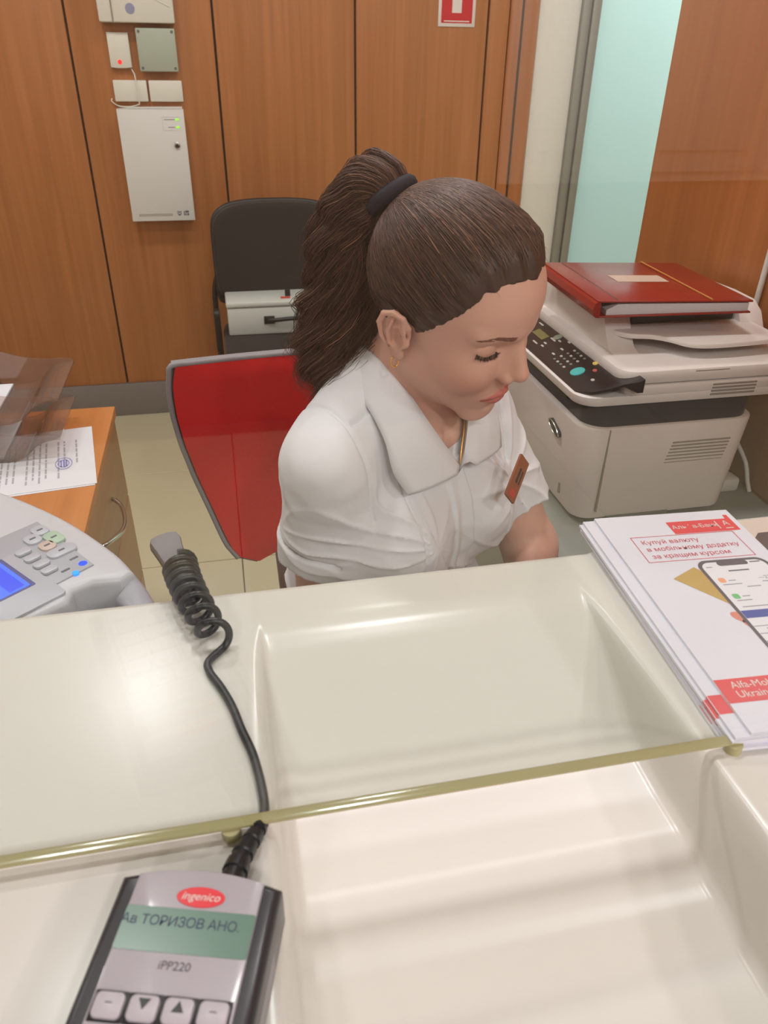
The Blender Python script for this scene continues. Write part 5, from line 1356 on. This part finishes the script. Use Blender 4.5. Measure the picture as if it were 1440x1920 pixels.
# eyebrows and lashes
n = 150; br = []
for s in (-1, 1):
    for i in range(120):
        u = rs.uniform(0, 1); zoff = rs.uniform(-0.28, 0.28) * (1 - 0.65 * u)
        base = np.array([np.interp(u, [0, 0.5, 1], [9.55, 8.95, 7.55]), s * np.interp(u, [0, 0.5, 1], [1.5, 3.2, 5.0]), np.interp(u, [0, 0.55, 1], [3.55, 4.05, 3.75]) + zoff])
        dv = np.array([-0.35, s * 0.9, 0.25 - 0.35 * u]) * rs.uniform(0.45, 0.75)
        br.append([base, base + dv * 0.5 + [0.04, 0, 0.02], base + dv])
br = np.array(br); sh = br.reshape(-1, 3)
for _ in range(3):      # settle on the skin
    d0 = head_sdf(sh.astype(np.float32)); g = np.stack([head_sdf((sh + np.eye(3)[q] * 0.05).astype(np.float32)) - d0 for q in range(3)], 1) / 0.05
    sh = sh - g * (d0 - 0.03)[:, None] / ((g ** 2).sum(1)[:, None] + 1e-6)
brw = from_head(sh).reshape(br.shape)
strands('eyebrows', brw, np.full(len(brw), 0.00042), np.repeat(np.array(lin(140, 92, 76))[None], len(brw), 0), hair)
la_ = []
for s in (-1, 1):
    for i in range(60):
        u = (i + rs.uniform(-0.4, 0.4)) / 60
        b0 = np.array([np.interp(u, [0, 0.3, 0.65, 1], [8.15, 8.50, 8.2, 7.45]), s * np.interp(u, [0, 0.3, 0.65, 1], [1.75, 2.6, 3.8, 4.75]), np.interp(u, [0, 0.3, 0.65, 1], [1.43, 1.17, 1.21, 1.60])])
        out_ = np.array([0.75 - 0.5 * u, s * (0.1 + 0.75 * u), -0.45 + 0.10 * u]) * rs.uniform(0.5, 0.8)
        la_.append([b0 - out_ * 0.15, b0 + out_ * 0.5 + np.array([0, 0, -0.10]), b0 + out_ + np.array([0.0, 0, 0.08])])
la_ = np.array(la_); law = from_head(la_.reshape(-1, 3)).reshape(la_.shape)
strands('eyelashes', law, np.full(len(law), 0.00036), np.repeat(np.array(lin(40, 26, 22))[None], len(law), 0), hair)

# ---------------------------------------------------------------- shirt
M_SHIRT = mat('shirt_white', (236, 234, 238), 0.8, noise=0.015, scale=30, bump=0.12, bscale=45, sheen=0.15)
def cuff_dir(S, E): v = E - S; return v / np.linalg.norm(v)
CR = RS + cuff_dir(RS, RE) * 0.142; CL = LS + cuff_dir(LS, LE) * 0.165
def fold(P, a, b, r, k=0.012): return cone(P, a, b, r, r * 0.5)
def bp(x, y, z): return from_body([(x, y, z)])[0]
def shirt_sdf(P):
    B = to_body(P); A = sy_(B)
    d = ell(B, (-0.03, 0, -0.175), (0.108, 0.150, 0.185))
    d = smin(d, ell(A, (0.045, 0.068, -0.185), (0.062, 0.066, 0.066)), 0.05)
    d = smin(d, ell(B, (-0.068, 0, -0.36), (0.108, 0.135, 0.17)), 0.07)
    d = smin(d, ell(B, (-0.115, 0, -0.51), (0.135, 0.178, 0.12)), 0.06)
    d = smin(d, cone(A, (-0.018, 0.045, -0.040), (-0.012, 0.130, -0.078), 0.050, 0.050), 0.045)
    d = smin(d, cone(A, (-0.030, 0.030, 0.012), (-0.022, 0.105, -0.044), 0.037, 0.036), 0.03)
    # sleeves
    sl = cone(P, RS + [0, 0, -0.005], CR + cuff_dir(RS, RE) * 0.05, 0.056, 0.056)
    sl = smin(sl, cone(P, RS + cuff_dir(RS, RE) * 0.12 + [-0.004, 0, 0], CR + cuff_dir(RS, RE) * 0.05, 0.054, 0.058), 0.02)
    sl = np.maximum(sl, (P - CR) @ cuff_dir(RS, RE).astype(np.float32))
    # turned up cuff band
    band = np.maximum(cone(P, CR - cuff_dir(RS, RE) * 0.034, CR + cuff_dir(RS, RE) * 0.04, 0.0632, 0.0650), np.abs((P - (CR - cuff_dir(RS, RE) * 0.015)) @ cuff_dir(RS, RE).astype(np.float32)) - 0.017)
    sl = np.minimum(sl, band)
    sl = np.maximum(sl, -np.maximum(cone(P, RS, RE, 0.053, 0.053), -((P - (CR - cuff_dir(RS, RE) * 0.03)) @ cuff_dir(RS, RE).astype(np.float32))))
    d = smin(d, sl, 0.022)
    s2 = cone(P, LS + [0, 0, -0.005], CL + cuff_dir(LS, LE) * 0.05, 0.056, 0.055)
    s2 = np.maximum(s2, (P - CL) @ cuff_dir(LS, LE).astype(np.float32))
    s2 = np.maximum(s2, -np.maximum(cone(P, LS, LE, 0.046, 0.043), -((P - (CL - cuff_dir(LS, LE) * 0.03)) @ cuff_dir(LS, LE).astype(np.float32))))
    d = smin(d, s2, 0.022)
    # cloth folds : ridges and valleys
    for a, b, r in FOLDS_UP: d = smin(d, cone(P, a, b, r, r * 0.4), 0.016)
    for a, b, r in FOLDS_DN: d = smax(d, -cone(P, a, b, r, r * 0.4), 0.014)
    d = d + 0.0016 * np.sin(B @ np.array([20, 55, 38], np.float32)) * np.clip((-0.10 - B[:, 2]) * 8, 0, 1) + 0.0018 * noise3(P, 55, 3) + 0.0010 * noise3(P, 130, 4)
    # creases that fan out from the armpit, and slack folds over the waist
    q = B - np.array([0.03, -0.112, -0.165], np.float32); rr = np.sqrt((q ** 2).sum(1))
    an = np.arctan2(q[:, 2], q[:, 1] - 0.6 * q[:, 0]) * 5.5 + 1.3 * noise3(P, 26, 9)
    d = d - 0.0036 * (1 - np.abs(np.sin(an))) ** 2.5 * np.exp(-((rr - 0.055) / 0.045) ** 2) * np.clip((rr - 0.012) / 0.03, 0, 1)
    q = B - np.array([0.05, 0.112, -0.15], np.float32); rr = np.sqrt((q ** 2).sum(1))
    an = np.arctan2(q[:, 2], q[:, 1]) * 5 + 1.3 * noise3(P, 26, 12)
    d = d - 0.0035 * (1 - np.abs(np.sin(an))) ** 2.5 * np.exp(-((rr - 0.055) / 0.04) ** 2) * np.clip((rr - 0.012) / 0.03, 0, 1)
    an = B @ np.array([15, 26, 44], np.float32) + 1.5 * noise3(P, 22, 15)
    d = d - 0.0045 * (1 - np.abs(np.sin(an))) ** 3 * np.clip((-0.15 - B[:, 2]) * 9, 0, 1)
    # front placket, proud of the cloth
    pk = np.clip(1 - np.abs(B[:, 1] - 0.002) / 0.017, 0, 1); d = d - 0.0040 * np.clip(pk * 5, 0, 1) * (B[:, 0] > 0.0) * (B[:, 2] < -0.085)
    # shoulder yoke and armhole seams
    d = d + 0.0032 * np.exp(-((B[:, 0] - (0.020 - 0.10 * (B[:, 2] + 0.05))) / 0.0022) ** 2) * (B[:, 2] > -0.09) * (np.abs(B[:, 1]) < 0.12)
    d = d + 0.0030 * np.exp(-((np.abs(B[:, 1]) - 0.126 + 0.25 * np.clip(-0.03 - B[:, 2], 0, 0.2) * 0.3) / 0.0022) ** 2) * (B[:, 2] > -0.13)
    d = d + 0.0030 * np.exp(-((np.abs(B[:, 1]) - 0.083 + 0.05 * (B[:, 2] + 0.2)) / 0.0022) ** 2) * (B[:, 0] > 0.01) * (B[:, 2] < -0.05)
    hh = (P - CR) @ cuff_dir(RS, RE).astype(np.float32)
    d = d + 0.0045 * np.exp(-((hh + 0.033) / 0.0028) ** 2) * (np.abs(cone(P, RS, RE, 0.058, 0.060)) < 0.012)
    # neck opening and open V at the throat
    nk = cone(P, from_head([(-1.0, 0, -4)])[0], bp(0.0, 0, -0.02), 0.062, 0.062)
    d = np.maximum(d, -nk)
    vv = np.maximum(np.abs(B[:, 1]) - np.clip((B[:, 2] + 0.094) * 0.66, -0.05, 0.07), 0.0 - B[:, 0])
    d = np.maximum(d, -vv)
    return d
FOLDS_UP = [(bp(0.035, -0.125, -0.135), bp(0.05, -0.075, -0.20), 0.010), (bp(0.03, -0.128, -0.15), bp(0.045, -0.09, -0.25), 0.009),
            (bp(-0.005, -0.158, -0.17), bp(0.022, -0.115, -0.215), 0.010), (bp(0.05, 0.03, -0.28), bp(0.04, -0.05, -0.36), 0.010), (bp(0.055, 0.015, -0.13), bp(0.065, 0.055, -0.20), 0.008)]
FOLDS_DN = [(bp(0.11, -0.012, -0.20), bp(0.06, -0.05, -0.32), 0.010)]
Vs, Fs = surface_net(shirt_sdf, (-0.10, 0.50, 0.50), (0.55, 1.20, 1.15), 0.0026)
shirt = link('shirt', np_mesh('shirt', Vs, Fs), M_SHIRT, teller)
# collar : two wings folded over a band
def collar(s, name):
    inner = smooth_path([(-0.058, s * 0.0, 0.040), (-0.045, s * 0.040, 0.042), (0.000, s * 0.057, 0.036), (0.038, s * 0.052, 0.006), (0.062, s * 0.034, -0.036), (0.082, s * 0.004, -0.088)], 6)
    fold_ = smooth_path([(-0.068, s * 0.0, 0.036), (-0.053, s * 0.050, 0.036), (0.002, s * 0.069, 0.028), (0.046, s * 0.065, -0.004), (0.074, s * 0.050, -0.046), (0.090, s * 0.018, -0.092)], 6)
    outer = smooth_path([(-0.084, s * 0.0, 0.000), (-0.068, s * 0.066, 0.000), (0.004, s * 0.090, -0.002), (0.044, s * 0.096, -0.034), (0.062, s * 0.098, -0.070), (0.076, s * 0.088, -0.096)], 6)
    low = smooth_path([(-0.055, s * 0.0, 0.000), (-0.042, s * 0.037, 0.000), (-0.002, s * 0.053, -0.004), (0.034, s * 0.050, -0.030), (0.058, s * 0.030, -0.066), (0.074, s * 0.004, -0.104)], 6)
    rows = []
    for a, b, c, l in zip(inner, fold_, outer, low):
        m1 = (a + b) / 2 + Vector((0, 0, 0.004)); m2 = b * 0.5 + c * 0.5 + (b - a) * 0.22
        rows.append([l, a, m1, b, b * 0.75 + c * 0.25 + (b - a) * 0.16, m2, b * 0.25 + c * 0.75 + (b - a) * 0.16, c])
    V_ = []; F_ = []; kk = len(rows[0])
    for r in rows: V_ += [tuple(from_body([tuple(p)])[0]) for p in r]
    for i in range(len(rows) - 1):
        for j in range(kk - 1): F_.append((i * kk + j, i * kk + j + 1, (i + 1) * kk + j + 1, (i + 1) * kk + j))
    me = pmesh(name, V_, F_); shade_auto(me, 80)
    o = link(name, me, M_SHIRT, shirt)
    md = o.modifiers.new('thick', 'SOLIDIFY'); md.thickness = 0.0028; md.offset = 0
    return o
collar(-1, 'collar_wing'); collar(1, 'collar_wing')
# name badge pinned on her left breast
bc_ = Vector(bp(0.118, 0.066, -0.118)); nrm = Vector((BR @ np.array([0.93, 0.10, 0.34])).tolist()).normalized()
M_BADGE = mat('badge_copper', (168, 92, 62), 0.3, 0.3, noise=0.05)
hz = Vector((0, 0, 1)); bx_ = (hz.cross(nrm)).normalized(); by_ = nrm.cross(bx_)
ca, sa = math.cos(math.radians(32)), math.sin(math.radians(32))
bu = bx_ * ca + by_ * sa; bv = by_ * ca - bx_ * sa
nb = prism('name_badge', rrect(0.062, 0.022, 0.001, 2), bc_, bu, bv, nrm, 0.0, 0.003, M_BADGE, shirt)
prism('badge_print', rrect(0.022, 0.004, 0.001, 2, 0.004, 0.001), bc_, bu, bv, nrm, 0.003, 0.0034, M_DARK, nb)
prism('badge_print', rrect(0.020, 0.002, 0.0005, 2, 0.004, -0.005), bc_, bu, bv, nrm, 0.003, 0.0034, M_DARK, nb)
prism('badge_logo', rrect(0.010, 0.010, 0.002, 2, -0.022, 0.0), bc_, bu, bv, nrm, 0.003, 0.0034, mat('badge_red', (200, 50, 44), 0.4), nb)
# chain and earring
ch_ = smooth_path([tuple(bp(-0.03, 0.062, 0.030)), tuple(bp(0.030, 0.055, 0.000)), tuple(bp(0.056, 0.034, -0.040)), tuple(bp(0.070, 0.014, -0.075)), tuple(bp(0.076, 0.004, -0.10))], 6)
tube('necklace', ch_, 0.0011, mat('gold', (206, 150, 80), 0.3, 0.9), body, 6)
ec = from_head([(0.0, -7.75, -2.7)])[0]
tube('earring', [Vector(ec) + Vector((0.004 * math.cos(a), 0.0015 * math.sin(a), 0.005 * math.sin(a) - 0.002)) for a in [2 * PI * q / 16 for q in range(17)]], 0.0009, MATS['gold'], body, 6)
# trousers and shoes, out of sight below the desk
def trousers_sdf(P):
    A = sy_(to_body(P))
    d = ell(to_body(P), (-0.115, 0, -0.515), (0.128, 0.172, 0.105))
    d = smin(d, cone(A, (-0.10, 0.085, -0.53), (0.24, 0.085, -0.51), 0.092, 0.070), 0.04)
    d = smin(d, cone(A, (0.25, 0.085, -0.51), (0.22, 0.085, -0.985), 0.068, 0.055), 0.03)
    return d
Vt, Ft = surface_net(trousers_sdf, (-0.15, 0.35, 0.05), (0.6, 1.2, 0.72), 0.008)
link('trousers', np_mesh('trousers', Vt, Ft), mat('trouser_black', (34, 34, 40), 0.85), teller)
for s in (-1, 1):
    Vh, Fh = surface_net(lambda P: np.maximum(smin(cone(to_body(P), (0.20, s * 0.085, -1.035), (0.34, s * 0.09, -1.055), 0.042, 0.034), ell(to_body(P), (0.2, s * 0.085, -1.005), (0.05, 0.04, 0.07)), 0.03), -(P[:, 2] - 0.001)), bp(0.22, s * 0.085, -0.985) - [0.26, 0.26, 0.12], bp(0.22, s * 0.085, -0.985) + [0.26, 0.26, 0.1], 0.006)
    link('shoe', np_mesh('shoe', Vh, Fh), mat('shoe_black', (28, 26, 28), 0.35), teller)
